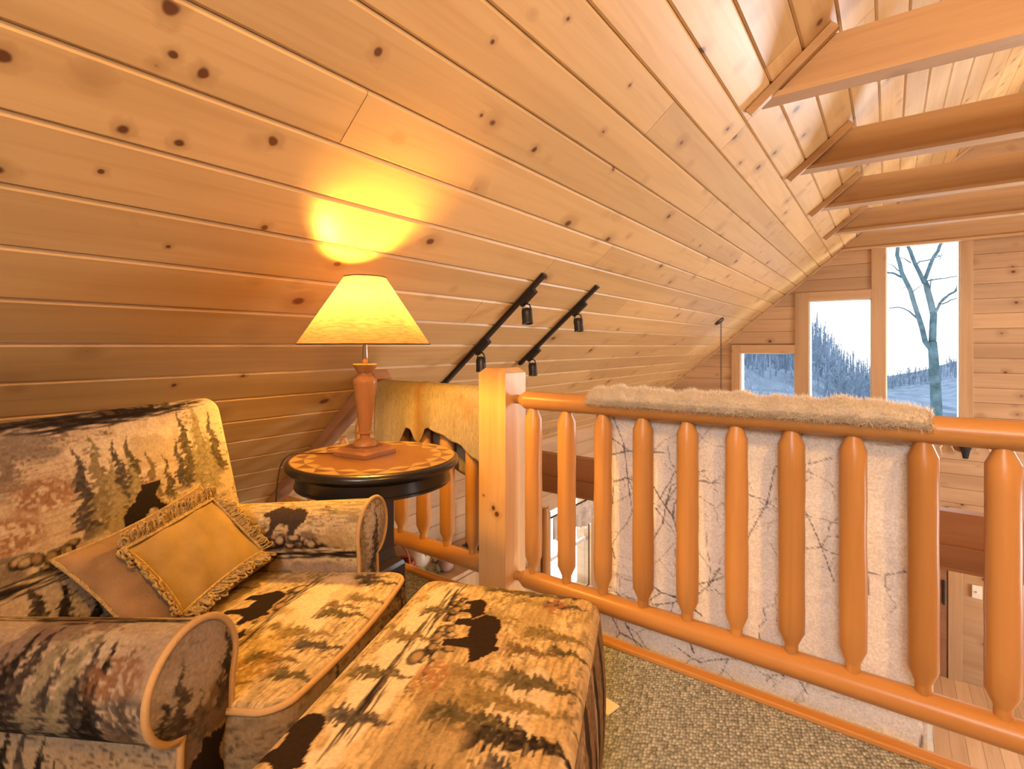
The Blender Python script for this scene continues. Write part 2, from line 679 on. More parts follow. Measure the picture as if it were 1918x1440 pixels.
def emit(name, color, strength):
    m = bpy.data.materials.new(name)
    m.use_nodes = True
    nt = m.node_tree
    nt.nodes.clear()
    out = N(nt, 'ShaderNodeOutputMaterial')
    e = N(nt, 'ShaderNodeEmission')
    e.inputs[0].default_value = (*color, 1)
    e.inputs[1].default_value = strength
    nt.links.new(e.outputs[0], out.inputs[0])
    return m


# ------------------------------------------------------------------ the setting
SL = .84                                  # roof slope (rise over run)
ANG = math.atan(SL)
P0 = 2.0125                               # ceiling is P0 left of the eye at eye height
XR = 1.35                                 # ridge
YB, YG = -2.5, 8.05                       # back and far gable walls
ZL = -2.9                                 # lower floor
XK = -3.35                                # lower left wall
YE = 1.69                                 # loft edge


def zc(x):                                # ceiling height above x (left slope)
    return EYE + SL * (x + P0)


sn, cs = math.sin(ANG), math.cos(ANG)
ZR = zc(XR)
# ceiling, left slope
u_dir = np.array([0, 1., 0])
q_dir = np.array([cs, 0, sn])
n_dir = np.array([sn, 0, -cs])            # into the room
o_c = np.array([-P0, 0, EYE])
PITCH, OFF, PT = .1827, .006, .02


def slope_slab(name, sgn):
    x0, x1 = XK - .25, XR + .02
    v = []
    for x, y in ((x0, YB), (x1, YB), (x1, YG + .35), (x0, YG + .35)):
        xx = x if sgn > 0 else 2 * XR - x
        v.append((xx, y, zc(x) + PT / cs))
    v += [(a, b, c + .22) for a, b, c in v]
    return obj(name, v, [(0, 1, 2, 3), (7, 6, 5, 4), (0, 4, 5, 1), (1, 5, 6, 2), (2, 6, 7, 3), (3, 7, 4, 0)], M['trimx'])


ceil = tag(slope_slab('ceiling', 1), 'sloping knotty pine plank ceiling on the left', None, None, 'structure')
ceil2 = tag(slope_slab('ceiling', -1), 'right roof slope out of view', None, None, 'structure')

KNOTS = [(7, .895, 6.56, .024), (7, 1.668, 6.43, .024), (7, 2.222, 6.97, .02), (7, 1.334, 6.51, .013), (7, 1.503, 6.88, .012),
         (5, .755, 4.70, .024), (5, .548, 4.23, .022), (5, .435, 4.2, .022), (6, .541, 5.27, .024), (6, .477, 5.36, .018),
         (5, .224, 4.65, .026), (6, .442, 5.85, .03), (-1, 1.074, -1.08, .016), (-1, .831, -1.3, .015), (4, .85, 3.1, .02),
         (9, 1.889, 8.56, .014), (9, 1.40, 8.6, .014), (8, 1.20, 7.6, .016), (3, .62, 2.4, .012), (4, .42, 3.5, .012)]
CUTS = {8: [2.229], 5: [.93, 4.4], 7: [3.42], 2: [-.6, 3.7], 4: [2.81, 5.9], 0: [4.58], 6: [4.9], 3: [2.4]}
q_lo, q_hi = -int((zc(-P0) - (zc(XK) - .02)) / sn / PITCH) - 1, int((ZR - EYE) / sn / PITCH) + 1
plank_rows = {}
for k in range(q_lo, q_hi):
    a, b = OFF + k * PITCH, OFF + (k + 1) * PITCH
    qa, qb = -(EYE - zc(XK - .02)) / sn, (ZR - EYE) / sn
    a2, b2 = max(a, qa), min(b, qb)
    if b2 - a2 < .02:
        continue
    cuts = CUTS.get(k) or [rng.uniform(1.5, 4.0) + (k % 3) * .5]
    if cuts[-1] < 5.0:
        cuts = cuts + [min(7.2, cuts[-1] + rng.uniform(2.4, 3.6))]
    ys = [YB] + cuts + [YG]
    for y0, y1 in zip(ys[:-1], ys[1:]):
        g = .0012
        poly = [(y0 + .0006, a2 + g), (y1 - .0006, a2 + g), (y1 - .0006, b2 - g), (y0 + .0006, b2 - g)]
        p = plank(poly, (o_c - n_dir * PT, u_dir, q_dir, n_dir), PT, .0085, M['ceil'], ceil)
        cx, cy = p['centre']
        del p['centre']
        n = 0
        for row, yk, qk, r in KNOTS:
            if row - 1 == k or int(math.floor(qk)) == k:
                if y0 < yk < y1 and int(math.floor(qk)) == k and n < 4:
                    p['knot%d' % n] = (yk - cx, OFF + qk * PITCH - cy, r * .8)
                    n += 1
        if n:
            p.data.materials[0] = M['ceilk']

# far gable wall -------------------------------------------------
WIN = {'window_1': (-.03, .68, .12, 2.335), 'window_2': (-.877, -.18, .12, 1.66), 'window_3': (-1.75, -1.045, .12, .95)}
WMIR = {'window_4': (2 * XR - .68, 2 * XR + .03, .12, 2.335), 'window_5': (2 * XR + .18, 2 * XR + .877, .12, 1.66),
        'window_6': (2 * XR + 1.045, 2 * XR + 1.75, .12, .95)}
ALLW = list(WIN.values()) + list(WMIR.values())
XRW = 2 * XR - XK
wall = MB()
xs = sorted(set([XK - .2, XRW + .2, XR] + [w[0] for w in ALLW] + [w[1] for w in ALLW]))


def roof(x):
    return zc(x) if x <= XR else zc(2 * XR - x)


def gable_prism(mb, x0, x1, z0, z1, y0, y1):
    """cell of the gable wall, top clipped by the roof"""
    t0, t1 = min(z1, roof(x0) + .05), min(z1, roof(x1) + .05)
    v = [(x0, y0, z0), (x1, y0, z0), (x1, y0, t1), (x0, y0, t0), (x0, y1, z0), (x1, y1, z0), (x1, y1, t1), (x0, y1, t0)]
    mb.add(v, [(0, 1, 2, 3), (7, 6, 5, 4), (0, 4, 5, 1), (1, 5, 6, 2), (2, 6, 7, 3), (3, 7, 4, 0)])


for x0, x1 in zip(xs[:-1], xs[1:]):
    mid = (x0 + x1) / 2
    h = [w for w in ALLW if w[0] <= mid <= w[1]]
    if h:
        gable_prism(wall, x0, x1, ZL - .2, h[0][2], YG + .02, YG + .22)
        if roof(mid) > h[0][3]:
            gable_prism(wall, x0, x1, h[0][3], 9, YG + .02, YG + .22)
    else:
        gable_prism(wall, x0, x1, ZL - .2, 9, YG + .02, YG + .22)
wall_far = tag(wall.build('wall_far', M['gable']), 'far pine gable wall with stepped windows', None, None, 'structure')
fr_g = ((0, YG + .02, 0), (1, 0, 0), (0, 0, 1), (0, -1, 0))
TR = .115                                 # trim width round the windows
blocks = [(w[0] - TR, w[1] + TR, w[2] - TR, w[3] + TR) for w in WIN.values()] + [(.30, .72, ZL, -1.05)]
for k in range(-9, 16):
    za, zb = .05 + k * .172, .05 + (k + 1) * .172
    segs = [(XK, 2.1)]
    for bx0, bx1, bz0, bz1 in blocks:
        if bz0 < (za + zb) / 2 < bz1:
            new = []
            for s0, s1 in segs:
                if bx1 <= s0 or bx0 >= s1:
                    new.append((s0, s1))
                    continue
                if bx0 > s0 + .02:
                    new.append((s0, bx0))
                if bx1 < s1 - .02:
                    new.append((bx1, s1))
            segs = new
    for s0, s1 in segs:
        poly = [(s0, za + .0012), (s1, za + .0012), (s1, zb - .0012), (s0, zb - .0012)]
        poly = clip_poly(poly, -SL, 1, EYE + SL * P0 - .002)
        poly = clip_poly(poly, SL, 1, EYE + SL * (2 * XR + P0) - .002)
        if len(poly) > 2:
            plank(poly, fr_g, .018, .003, M['gable'], wall_far)
# rake trim along the ceiling on the gable
gx0, gx1 = XK + .1, XR


def sloped_board(name, x0, x1, drop, width, y0, y1, mat, parent=None):
    """board following the left ceiling, lower side 'width' below the upper"""
    v = []
    for y in (y0, y1):
        v += [(x0, y, zc(x0) - drop - width), (x1, y, zc(x1) - drop - width), (x1, y, zc(x1) - drop), (x0, y, zc(x0) - drop)]
    return obj(name, v, [(0, 1, 2, 3), (7, 6, 5, 4), (0, 4, 5, 1), (1, 5, 6, 2), (2, 6, 7, 3), (3, 7, 4, 0)], mat, parent)


tag(sloped_board('trim_1', gx0, gx1, .004, .03, YG - .03, YG + .0, M['trimx']), 'thin sloping trim where gable meets ceiling', None, None, 'structure')


def board(name, x0, x1, y0, y1, z0, z1, mat, parent, bev=.003):
    b = MB().box(x0 - (x0 + x1) / 2, x1 - (x0 + x1) / 2, y0 - (y0 + y1) / 2, y1 - (y0 + y1) / 2, z0 - (z0 + z1) / 2, z1 - (z0 + z1) / 2, bev)
    return b.build(name, mat, parent, loc=((x0 + x1) / 2, (y0 + y1) / 2, (z0 + z1) / 2))


def gable_window(name, w, label, casing=True):
    x0, x1, z0, z1 = w
    root = tag(empty(name, (0, 0, 0)), label, None, None, 'structure')
    yf = YG - .022
    for (a, b, c, d, mt, nm) in ((x0 - TR, x0, z0 - TR, z1 + (0 if name == 'window_1' else TR), 'trimz', 'casing'), (x1, x1 + TR, z0 - TR, z1 + (0 if name == 'window_1' else TR), 'trimz', 'casing'),
                                 (x0, x1, z0 - TR, z0, 'trimx', 'sill')) + ((() if name == 'window_1' else ((x0, x1, z1, z1 + TR, 'trimx', 'head'),))):
        if nm == 'casing' and name != 'window_1':
            # side casings of the lower windows run up until the ceiling cuts them
            d = min(d, roof(a) - .01) if a < x0 else d
        if name == 'window_2' and a >= x1:
            continue                      # shares the casing of the tall window
        if name == 'window_3' and a >= x1:
            continue
        if name == 'window_2' and nm == 'casing':
            a = -1.045
        if name == 'window_1' and nm == 'casing' and a < x0:
            a = -.18
        board(nm, a, b, yf, YG + .015, c, d, M[mt], root)
    # reveal lining, sash and pane
    for (a, b, c, d) in ((x0, x0 + .012, z0, z1), (x1 - .012, x1, z0, z1), (x0 + .012, x1 - .012, z0, z0 + .012), (x0 + .012, x1 - .012, z1 - .012, z1)):
        board('stop', a, b, YG + .02, YG + .2, c, d, M['white'], root, 0)
    board('pane', x0 + .012, x1 - .012, YG + .12, YG + .126, z0 + .012, z1 - .012, M['glass'], root, 0)
    return root


gable_window('window_1', WIN['window_1'], 'tall narrow window with bare tree behind it')
gable_window('window_2', WIN['window_2'], 'middle square window left of the tall one')
gable_window('window_3', WIN['window_3'], 'smallest lowest window nearest the ceiling slope')
for nm, w in WMIR.items():
    root = tag(empty(nm), 'added gable window, out of view on the right', None, None, 'structure')  # mirrored windows added to let more light in
    board('pane', w[0], w[1], YG + .12, YG + .126, w[2], w[3], M['glass'], root, 0)

# other walls ----------------------------------------------------
LW = (5.36, 6.42, -2.25, -.98)            # window in the lower left wall (y0,y1,z0,z1)
wl = MB()
zt = zc(XK) - .001
wl.box(XK - .2, XK - .02, YB, LW[0], ZL - .2, zt).box(XK - .2, XK - .02, LW[1], YG + .02, ZL - .2, zt)
wl.box(XK - .2, XK - .02, LW[0], LW[1], ZL, LW[2]).box(XK - .2, XK - .02, LW[0], LW[1], LW[3], zt)
wall_left = tag(wl.build('wall_left', M['gable']), 'lower left pine plank wall below the ceiling', None, None, 'structure')
fr_l = ((XK - .02, 0, 0), (0, -1, 0), (0, 0, 1), (1, 0, 0))
for k in range(0, 13):
    zb = zt - k * .172
    za = zb - .172
    segs = [(-YG, -1.9)]
    if LW[2] - .08 < (za + zb) / 2 < LW[3] + .08:
        segs = [(-YG, -LW[1] - .08), (-LW[0] + .08, -1.9)]
    for s0, s1 in segs:
        plank([(s0, za + .0012), (s1, za + .0012), (s1, zb - .0012), (s0, zb - .0012)], fr_l, .018, .003, M['gable'], wall_left)
wr = MB()
SW = (3.0, 6.2, -1.75, -.15)  # unseen opening added for the side fill light
xw = XRW
wr.box(xw + .02, xw + .2, YB, SW[0], ZL, zt).box(xw + .02, xw + .2, SW[1], YG, ZL, zt)
wr.box(xw + .02, xw + .2, SW[0], SW[1], ZL, SW[2]).box(xw + .02, xw + .2, SW[0], SW[1], SW[3], zt)
tag(wr.build('wall_right', M['gable']), 'right outer wall out of view', None, None, 'structure')
wb = MB()
BW = (.15, 1.3, 1.9, 3.2)  # unseen opening added high up for the back fill light
for x0, x1 in ((XK - .2, BW[0]), (BW[1], XR), (XR, XRW + .2)):
    gable_prism(wb, x0, x1, ZL, 9, YB - .2, YB)
gable_prism(wb, BW[0], BW[1], ZL, BW[2], YB - .2, YB)
gable_prism(wb, BW[0], BW[1], BW[3], 9, YB - .2, YB)
tag(wb.build('wall_back', M['gable']), 'back gable wall behind the camera', None, None, 'structure')

# floors ---------------------------------------------------------
fl = MB().box(XK + .02, XRW - .02, YB, YE, -.26, 0)
tag(fl.build('floor', M['carpet']), 'loft floor with beige looped carpet', None, None, 'structure')
tag(board('trim_2', XK + .1, XRW - .3, YE - .034, YE, 0.0, .017, M['logx'], None, .004), 'honey wood edge strip between carpet and railing', None, None, 'structure')
tag(board('trim_3', XK + .03, XRW - .03, YE + .0005, YE + .0155, -.29, .012, M['trimx'], None, .003), 'loft edge fascia board facing the great room', None, None, 'structure')
f2 = MB().box(XK - .02, XRW + .02, YB, YG + .02, ZL - .2, ZL - .012)
floor2 = tag(f2.build('floor', M['floorwood']), 'pale wooden floor of the lower room', None, None, 'structure')
k = 0
x = -1.2
while x < 3.4:
    y = YG - 5.5 + (k * 1.7) % 2.1
    ys = [2.0, y, min(y + 2.4, YG - .1), YG]
    for y0, y1 in zip(ys[:-1], ys[1:]):
        if y1 - y0 > .05:
            plank([(x + .001, y0 + .001), (x + .129, y0 + .001), (x + .129, y1 - .001), (x + .001, y1 - .001)],
                  ((0, 0, ZL - .012), (1, 0, 0), (0, 1, 0), (0, 0, 1)), .012, .0015, M['floorwood'], floor2)
    x += .13
    k += 1

# ------------------------------------------------------------------ beams
BEAM_Y = [2.86, 4.16, 5.41, 6.68, YG - .05]
BZ0, BH = 2.285, .235
names = ['nearest collar beam, broad honey face lit by the lamp', 'second collar beam counted from the camera',
         'third collar beam counted from the camera', 'fourth collar beam, last before the gable wall',
         'beam against the gable wall above the tall window']


def collar_beam(y, th, label, cleat=True):
    root = tag(empty('collar_beam', (XR, y, BZ0)), label, 'beam', 'collar beams across the vaulted ceiling')
    xa, xb = -(P0 + (EYE - BZ0) / SL), -(P0 + (EYE - BZ0 - BH) / SL)
    g = .008
    x0, x1 = xa + g - XR, xb + g - XR
    v = []
    for yy in (0, th):
        v += [(x0 + .03, yy, .03), (-x0 - .03, yy, .03), (-x1, yy, BH), (x1, yy, BH)]
    obj('beam_core', v, [(0, 1, 2, 3), (7, 6, 5, 4), (0, 4, 5, 1), (1, 5, 6, 2), (2, 6, 7, 3), (3, 7, 4, 0)], M['trimx'], root)
    v = []
    for yy in (-.02, th + .02):
        v += [(x0, yy, 0), (-x0, yy, 0), (-x0 - .026, yy, .027), (x0 + .026, yy, .027)]
    obj('bottom_cap', v, [(0, 1, 2, 3), (7, 6, 5, 4), (0, 4, 5, 1), (1, 5, 6, 2), (2, 6, 7, 3), (3, 7, 4, 0)], M['trimx'], root)
    if cleat:
        # cleat that follows the ceiling beside the beam end
        ca, cb2 = xa - .045, xb + .05
        for s in (1,):
            v = []
            for yy in (-.045, -.013):
                v += [(ca - XR, yy, zc(ca) - .003 - BZ0), (cb2 - XR, yy, zc(cb2) - .003 - BZ0),
                      (cb2 - XR + .028, yy, zc(cb2) - .035 - BZ0), (ca - XR + .028, yy, zc(ca) - .035 - BZ0)]
            obj('end_cleat', v, [(3, 2, 1, 0), (4, 5, 6, 7), (0, 1, 5, 4), (1, 2, 6, 5), (2, 3, 7, 6), (3, 0, 4, 7)], M['trimx'], root)
    return root


for y, lb in zip(BEAM_Y, names):
    collar_beam(y, .075 if y < 8 else .045, lb, y < 8)

tb = tag(empty('tie_beam', (XR, 4.16, -.30)), 'reddish tie beam crossing the open room behind the railing', 'beam')
w = XRW - XR - .03
board('beam_core', -w, w, 0, .10, .06, .33, M['redx'], tb)
board('ledger_board', -w, w, -.03, 0, .0, .13, M['redx'], tb)
board('base_cap', -w, w, -.015, .115, -.03, 0, M['redx'], tb)

# ------------------------------------------------------------------ railing
YRAIL = 1.78


def log_mesh(length, r, seed, tenon=.0, r_t=.03, taper=.05, n=20, axis='Z', wob=.0012, tenon2=None):
    rr = random.Random(seed)
    prof = []
    t2 = tenon if tenon2 is None else tenon2
    zs = [0, tenon, tenon + .004, tenon + taper] + [tenon + taper + (length - tenon - t2 - 2 * taper) * i / 8 for i in range(1, 8)] + \
         [length - t2 - taper, length - t2 - .004, length - t2, length]
    for i, z in enumerate(zs):
        if i in (0, 1) or i in (len(zs) - 1, len(zs) - 2):
            q = r_t
        elif i in (2, len(zs) - 3):
            q = r_t * 1.02
        elif i == 3 or i == len(zs) - 4:
            q = r * .99
        else:
            q = r + rr.uniform(-wob, wob)
        prof.append((q, z))
    vs, fs = [], []
    ph = [rr.uniform(0, 6.28) for _ in range(3)]
    for q, z in prof:
        for i in range(n):
            a = 2 * math.pi * i / n
            k = 1 + .015 * math.sin(3 * a + ph[0] + z * 4) + .012 * math.sin(2 * a + ph[1] - z * 3)
            p = (q * k * math.cos(a), q * k * math.sin(a), z)
            vs.append(p if axis == 'Z' else (p[2], p[0], p[1]))
    m = len(prof)
    for j in range(m - 1):
        for i in range(n):
            a, b = j * n + i, j * n + (i + 1) % n
            fs.append((a, b, b + n, a + n))
    fs.append(tuple(range(n - 1, -1, -1)))
    fs.append(tuple((m - 1) * n + i for i in range(n)))
    return vs, fs


def log(name, loc, length, r, seed, mat, parent, **kw):
    vs, fs = log_mesh(length, r, seed, **kw)
    o = obj(name, vs, fs, mat, parent, loc=loc)
    return smooth_by_angle(o, 28)


ZT, ZB_ = .826, .082
PX0, PX1, PY0, PY1 = -1.418, -1.276, 1.706, 1.852        # newel post
ra = tag(empty('log_railing', (0, YRAIL, 0)), 'honey log railing section right of the square newel post', 'railing', 'loft railing sections')
log('top_rail', (PX1 - .01, 0, ZT), 3.9, .0385, 3, M['logx'], ra, tenon=.03, r_t=.019, taper=.035, axis='X', wob=.0015)
log('bottom_rail', (PX1 - .01, 0, ZB_), 3.9, .038, 5, M['logx'], ra, tenon=.03, r_t=.019, taper=.035, axis='X', wob=.002)
for k in range(17):
    log('baluster', (-1.187 + .1577 * k, 0, ZB_ + .02), ZT - ZB_ - .04, .0355 + .0015 * math.sin(k * 2.3), 20 + k, M['logz'], ra,
        tenon=.038, tenon2=.012, r_t=.019, taper=.042)
rb = tag(empty('log_railing', (0, YRAIL, 0)), 'honey log railing section behind the side table, hide over it', 'railing', 'loft railing sections')
xe_t = -(P0 + (EYE - ZT) / SL) + .085
xe_b = -(P0 + (EYE - ZB_) / SL) + .10
log('top_rail', (xe_t, 0, ZT), PX0 + .01 - xe_t, .0385, 7, M['logx'], rb, tenon=.02, r_t=.019, taper=.03, axis='X')
log('bottom_rail', (xe_b, 0, ZB_), PX0 + .01 - xe_b, .038, 9, M['logx'], rb, tenon=.02, r_t=.019, taper=.03, axis='X')
for k in range(10):
    xb = -1.514 - .157 * k
    top = min(ZT - .02, zc(xb - .04) - .10)
    if top < .25:
        continue
    log('baluster', (xb, 0, ZB_ + .02), top - ZB_ - .02, .0355, 60 + k, M['logz'], rb, tenon=.038, tenon2=.012, r_t=.019, taper=.042)

np_ = MB()
h = .958
ch = .022
x0, x1, y0, y1 = -.071, .071, -.073, .073
vs = []
for z, i in ((0, 0), (h + .285 - ch, 0), (h + .285, ch)):
    vs += [(x0 + i, y0 + i, z), (x1 - i, y0 + i, z), (x1 - i, y1 - i, z), (x0 + i, y1 - i, z)]
fs = [(3, 2, 1, 0), (8, 9, 10, 11)]
for j in (0, 1):
    for i in range(4):
        fs.append((j * 4 + i, j * 4 + (i + 1) % 4, j * 4 + 4 + (i + 1) % 4, j * 4 + 4 + i))
np_.add(vs, fs)
post = np_.build('newel_post', M['post'], None, loc=((PX0 + PX1) / 2, (PY0 + PY1) / 2 + .0, -.285))
bpy.context.view_layer.update()
post['knot0'] = (.008, .655, .014)
post['knot1'] = (.026, .635, .015)
post['knot2'] = (-.045, .70, .006)
tag(post, 'square pine newel post between the two railing sections', 'post')

# sloping board where the left railing meets the ceiling
v = []
xa, xb = -(P0 + (EYE - .01) / SL) + .006, -(P0 + (EYE - .93) / SL)
dn = .06
for y in (YRAIL - .05, YRAIL + .05):
    v += [(xa, y, zc(xa) - .004), (xb, y, zc(xb) - .004), (xb + sn * dn, y, zc(xb) - .004 - cs * dn), (xa + sn * dn * 1.0, y, zc(xa) - .004 - .0)]
o = obj('rake_board', v, [(3, 2, 1, 0), (4, 5, 6, 7), (0, 1, 5, 4), (1, 2, 6, 5), (2, 3, 7, 6), (3, 0, 4, 7)], M['redx'])
tag(o, 'brown sloping board along the ceiling where the left railing ends', 'board')

# ------------------------------------------------------------------ printed cloth: a small painter working in metres
RES = 420.0
SAND, PALE, TAN, MAUVE = (.60, .45, .27), (.72, .59, .41), (.43, .28, .145), (.40, .285, .21)
DARK, OLIVE, SLATE, RUST = (.020, .014, .012), (.12, .095, .045), (.085, .07, .064), (.30, .14, .065)
BEAR = [(0, .30), (.02, .42), (.10, .52), (.25, .56), (.42, .55), (.52, .60), (.62, .60), (.67, .67), (.72, .66), (.74, .60), (.80, .58), (.88, .51),
        (.97, .46), (.99, .41), (.90, .38), (.80, .36), (.75, .30), (.74, .15), (.78, .02), (.64, .0), (.61, .12), (.55, .24), (.42, .22), (.33, .22),
        (.31, .10), (.34, .0), (.18, .0), (.15, .12), (.08, .20)]


class Canvas:
    def __init__(self, w, h, seed=0, base=SAND, other=PALE, third=TAN, ink=.75):
        self.w, self.h = w, h
        self.r = np.random.default_rng(seed)
        self.W, self.H = int(w * RES) + 2, int(h * RES) + 2
        self.X, self.Y = np.meshgrid((np.arange(self.W) + .5) / RES, h - (np.arange(self.H) + .5) / RES)
        n = self.noise(.16, .10) * .6 + self.noise(.05, .03) * .4
        g = self.noise(.02, .006)
        a = np.empty((self.H, self.W, 3))
        for i in range(3):
            c = base[i] * .93 * (1 - n) + other[i] * n
            c = c * (1 - .55 * np.clip(g - .55, 0, 1) / .45) + third[i] * .55 * np.clip(g - .55, 0, 1) / .45
            a[..., i] = c
        self.a = a
        if ink:
            self.ink(ink)

    def noise(self, sx, sy):
        x0, y0 = self.X.min(), self.Y.min()
        nx, ny = int((self.X.max() - x0) / sx) + 3, int((self.Y.max() - y0) / sy) + 3
        q = self.r.random((ny, nx))
        fx, fy = (self.X - x0) / sx, (self.Y - y0) / sy
        ix, iy = fx.astype(int), fy.astype(int)
        tx, ty = fx - ix, fy - iy
        tx, ty = tx * tx * (3 - 2 * tx), ty * ty * (3 - 2 * ty)
        return (q[iy, ix] * (1 - tx) + q[iy, ix + 1] * tx) * (1 - ty) + (q[iy + 1, ix] * (1 - tx) + q[iy + 1, ix + 1] * tx) * ty

    def put(self, m, col, al=1.0):
        m = (np.clip(m, 0, 1) * al)[..., None]
        self.a[:] = self.a * (1 - m) + np.array(col) * m

    def window(self, x0, x1, y0, y1):
        """a view on part of this canvas with the same painting tools"""
        j0, j1 = max(0, int(x0 * RES) - 1), min(self.W, int(x1 * RES) + 2)
        i0, i1 = max(0, int((self.h - y1) * RES) - 1), min(self.H, int((self.h - y0) * RES) + 2)
        if j1 <= j0 or i1 <= i0:
            return None
        v = Canvas.__new__(Canvas)
        v.w, v.h, v.r, v.full = self.w, self.h, self.r, False
        v.a, v.X, v.Y = self.a[i0:i1, j0:j1], self.X[i0:i1, j0:j1], self.Y[i0:i1, j0:j1]
        v.W, v.H = j1 - j0, i1 - i0
        return v

    def pine(self, x, y, h, col=OLIVE, wid=.42, hi=None):
        h *= 1.25
        v = self.window(x - h * .35, x + h * .35, y - .005, y + h)
        if v is None:
            return
        t = (y + h - v.Y) / h
        j = v.r.uniform(0, 9)
        side = np.sign(v.X - x)
        saw = (t * 10 + j + .3 * np.sin(t * 23 + j) + .35 * side) % 1.0
        half = h * wid * .56 * (np.clip(t, 0, 1) ** .9) * (.40 + .60 * saw) * (.75 + .5 * v.noise(.012, .006))
        d = np.abs(v.X - x + .005 * np.sin(t * 17 + j))
        m = np.where((t > 0) & (t < 1.0), np.clip((half - d) / .003, 0, 1), 0)
        m *= np.clip((1.04 - t) / .15, 0, 1)
        v.put(m, tuple(c * .8 for c in col), .95)
        # lit branch tips
        hi = hi or tuple(.35 * c + .65 * k * .75 for c, k in zip(col, SAND))
        w = np.clip((saw - .45) * 3, 0, 1) * np.clip((v.noise(.006, .005) - .45) * 5, 0, 1) * m
        v.put(w, hi, .5)
        w = np.clip((v.noise(.008, .006) - .55) * 6, 0, 1) * m
        v.put(w, tuple(c * .45 for c in col), .6)

    def poly(self, pts, col, al=1.0, soft=.0):
        pts = np.array(pts)
        ins = np.zeros(self.X.shape, bool)
        for i in range(len(pts)):
            (x0, y0), (x1, y1) = pts[i - 1], pts[i]
            c = ((y0 > self.Y) != (y1 > self.Y)) & (self.X < (x1 - x0) * (self.Y - y0) / (y1 - y0 + 1e-12) + x0)
            ins ^= c
        self.put(ins.astype(float), col, al)

    def bear(self, x, y, s, flip=False, col=DARK, rot=0.0):
        c, q = math.cos(rot), math.sin(rot)
        P = []
        for a, b in BEAR:
            a = (1 - a if flip else a) - .5
            P.append((x + s * (a * c - b * q), y + s * (a * q + b * c)))
        for (dx, dy) in ((.003, .004),):
            self.poly([(p[0] + dx, p[1] + dy) for p in P], TAN, .8)
        self.poly(P, col)

    def streaks(self, x, y, w, h, n=16, col=DARK):
        for _ in range(n):
            yy = y + self.r.uniform(-.5, .5) * h
            xx = x + self.r.uniform(-.5, .5) * w
            ln, th = w * self.r.uniform(.15, .45), self.r.uniform(.0012, .0042)
            v = self.window(xx - ln, xx + ln, yy - .012, yy + .012)
            if v is None:
                continue
            d = np.abs(v.Y - yy - .002 * np.sin((v.X - xx) * 40))
            e = 1 - np.abs(v.X - xx) / ln
            v.put(np.clip((th * np.clip(e, 0, 1) ** .5 - d) / .0015, 0, 1), col, .85)

    def rocks(self, x, y, w, h, n=14):
        for _ in range(n):
            xx, yy = x + self.r.normal(0, .28) * w, y + self.r.normal(0, .28) * h
            rx, ry = self.r.uniform(.010, .026), self.r.uniform(.007, .016)
            v = self.window(xx - .04, xx + .04, yy - .03, yy + .03)
            if v is None:
                continue
            q = ((v.X - xx) / rx) ** 2 + ((v.Y - yy) / ry) ** 2
            v.put(np.clip((1.35 - q) * 3, 0, 1), DARK, .85)
            q = ((v.X - xx + .002) / rx) ** 2 + ((v.Y - yy - .003) / ry) ** 2
            v.put(np.clip((.7 - q) * 2, 0, 1), TAN if self.r.random() < .5 else SAND, .7)

    def shrub(self, x, y, s, col=RUST):
        m = np.clip(1.5 - (((self.X - x) / s) ** 2 + ((self.Y - y) / (s * .6)) ** 2), 0, 1)
        self.put(m * np.clip((self.noise(.006, .006) - .35) * 6, 0, 1), col, .85)

    def mass(self, x, y, w, h, col, al=.8, f=.03):
        m = np.clip(1.3 - (((self.X - x) / w) ** 2 + ((self.Y - y) / h) ** 2) + (self.noise(f, f * .7) - .5) * 1.6, 0, 1)
        self.put(np.clip(m * 1.6, 0, 1), col, al)

    def meadow(self, x0, x1, y0, y1, col=OLIVE, al=.5):
        m = ((self.X > x0) & (self.X < x1) & (self.Y > y0) & (self.Y < y1)).astype(float)
        self.put(m * np.clip((self.noise(.03, .004) - .5) * 5, 0, 1), col, al)

    def forest(self, n, hs=(.07, .16), cols=(OLIVE, SLATE, (.26, .19, .10), DARK)):
        for _ in range(n):
            self.pine(self.r.uniform(0, self.w), self.r.uniform(-.02, self.h * .8), self.r.uniform(*hs), cols[int(self.r.integers(len(cols)))])

    def ink(self, al=.55):
        patch = np.clip((self.noise(.07, .04) - .42) * 4, 0, 1)
        line = np.clip((self.noise(.012, .0035) * .6 + self.noise(.004, .004) * .4 - .55) * 6, 0, 1)
        self.put(patch * line, (.11, .07, .04), al)
        patch = np.clip((self.noise(.09, .05) - .5) * 4, 0, 1)
        self.put(patch * np.clip((self.noise(.006, .005) - .55) * 5, 0, 1), PALE, .5)

    def sample(self, x, y):
        i = np.clip(((self.h - y) * RES).astype(int), 0, self.H - 1)
        j = np.clip((x * RES).astype(int), 0, self.W - 1)
        return self.a[i, j]


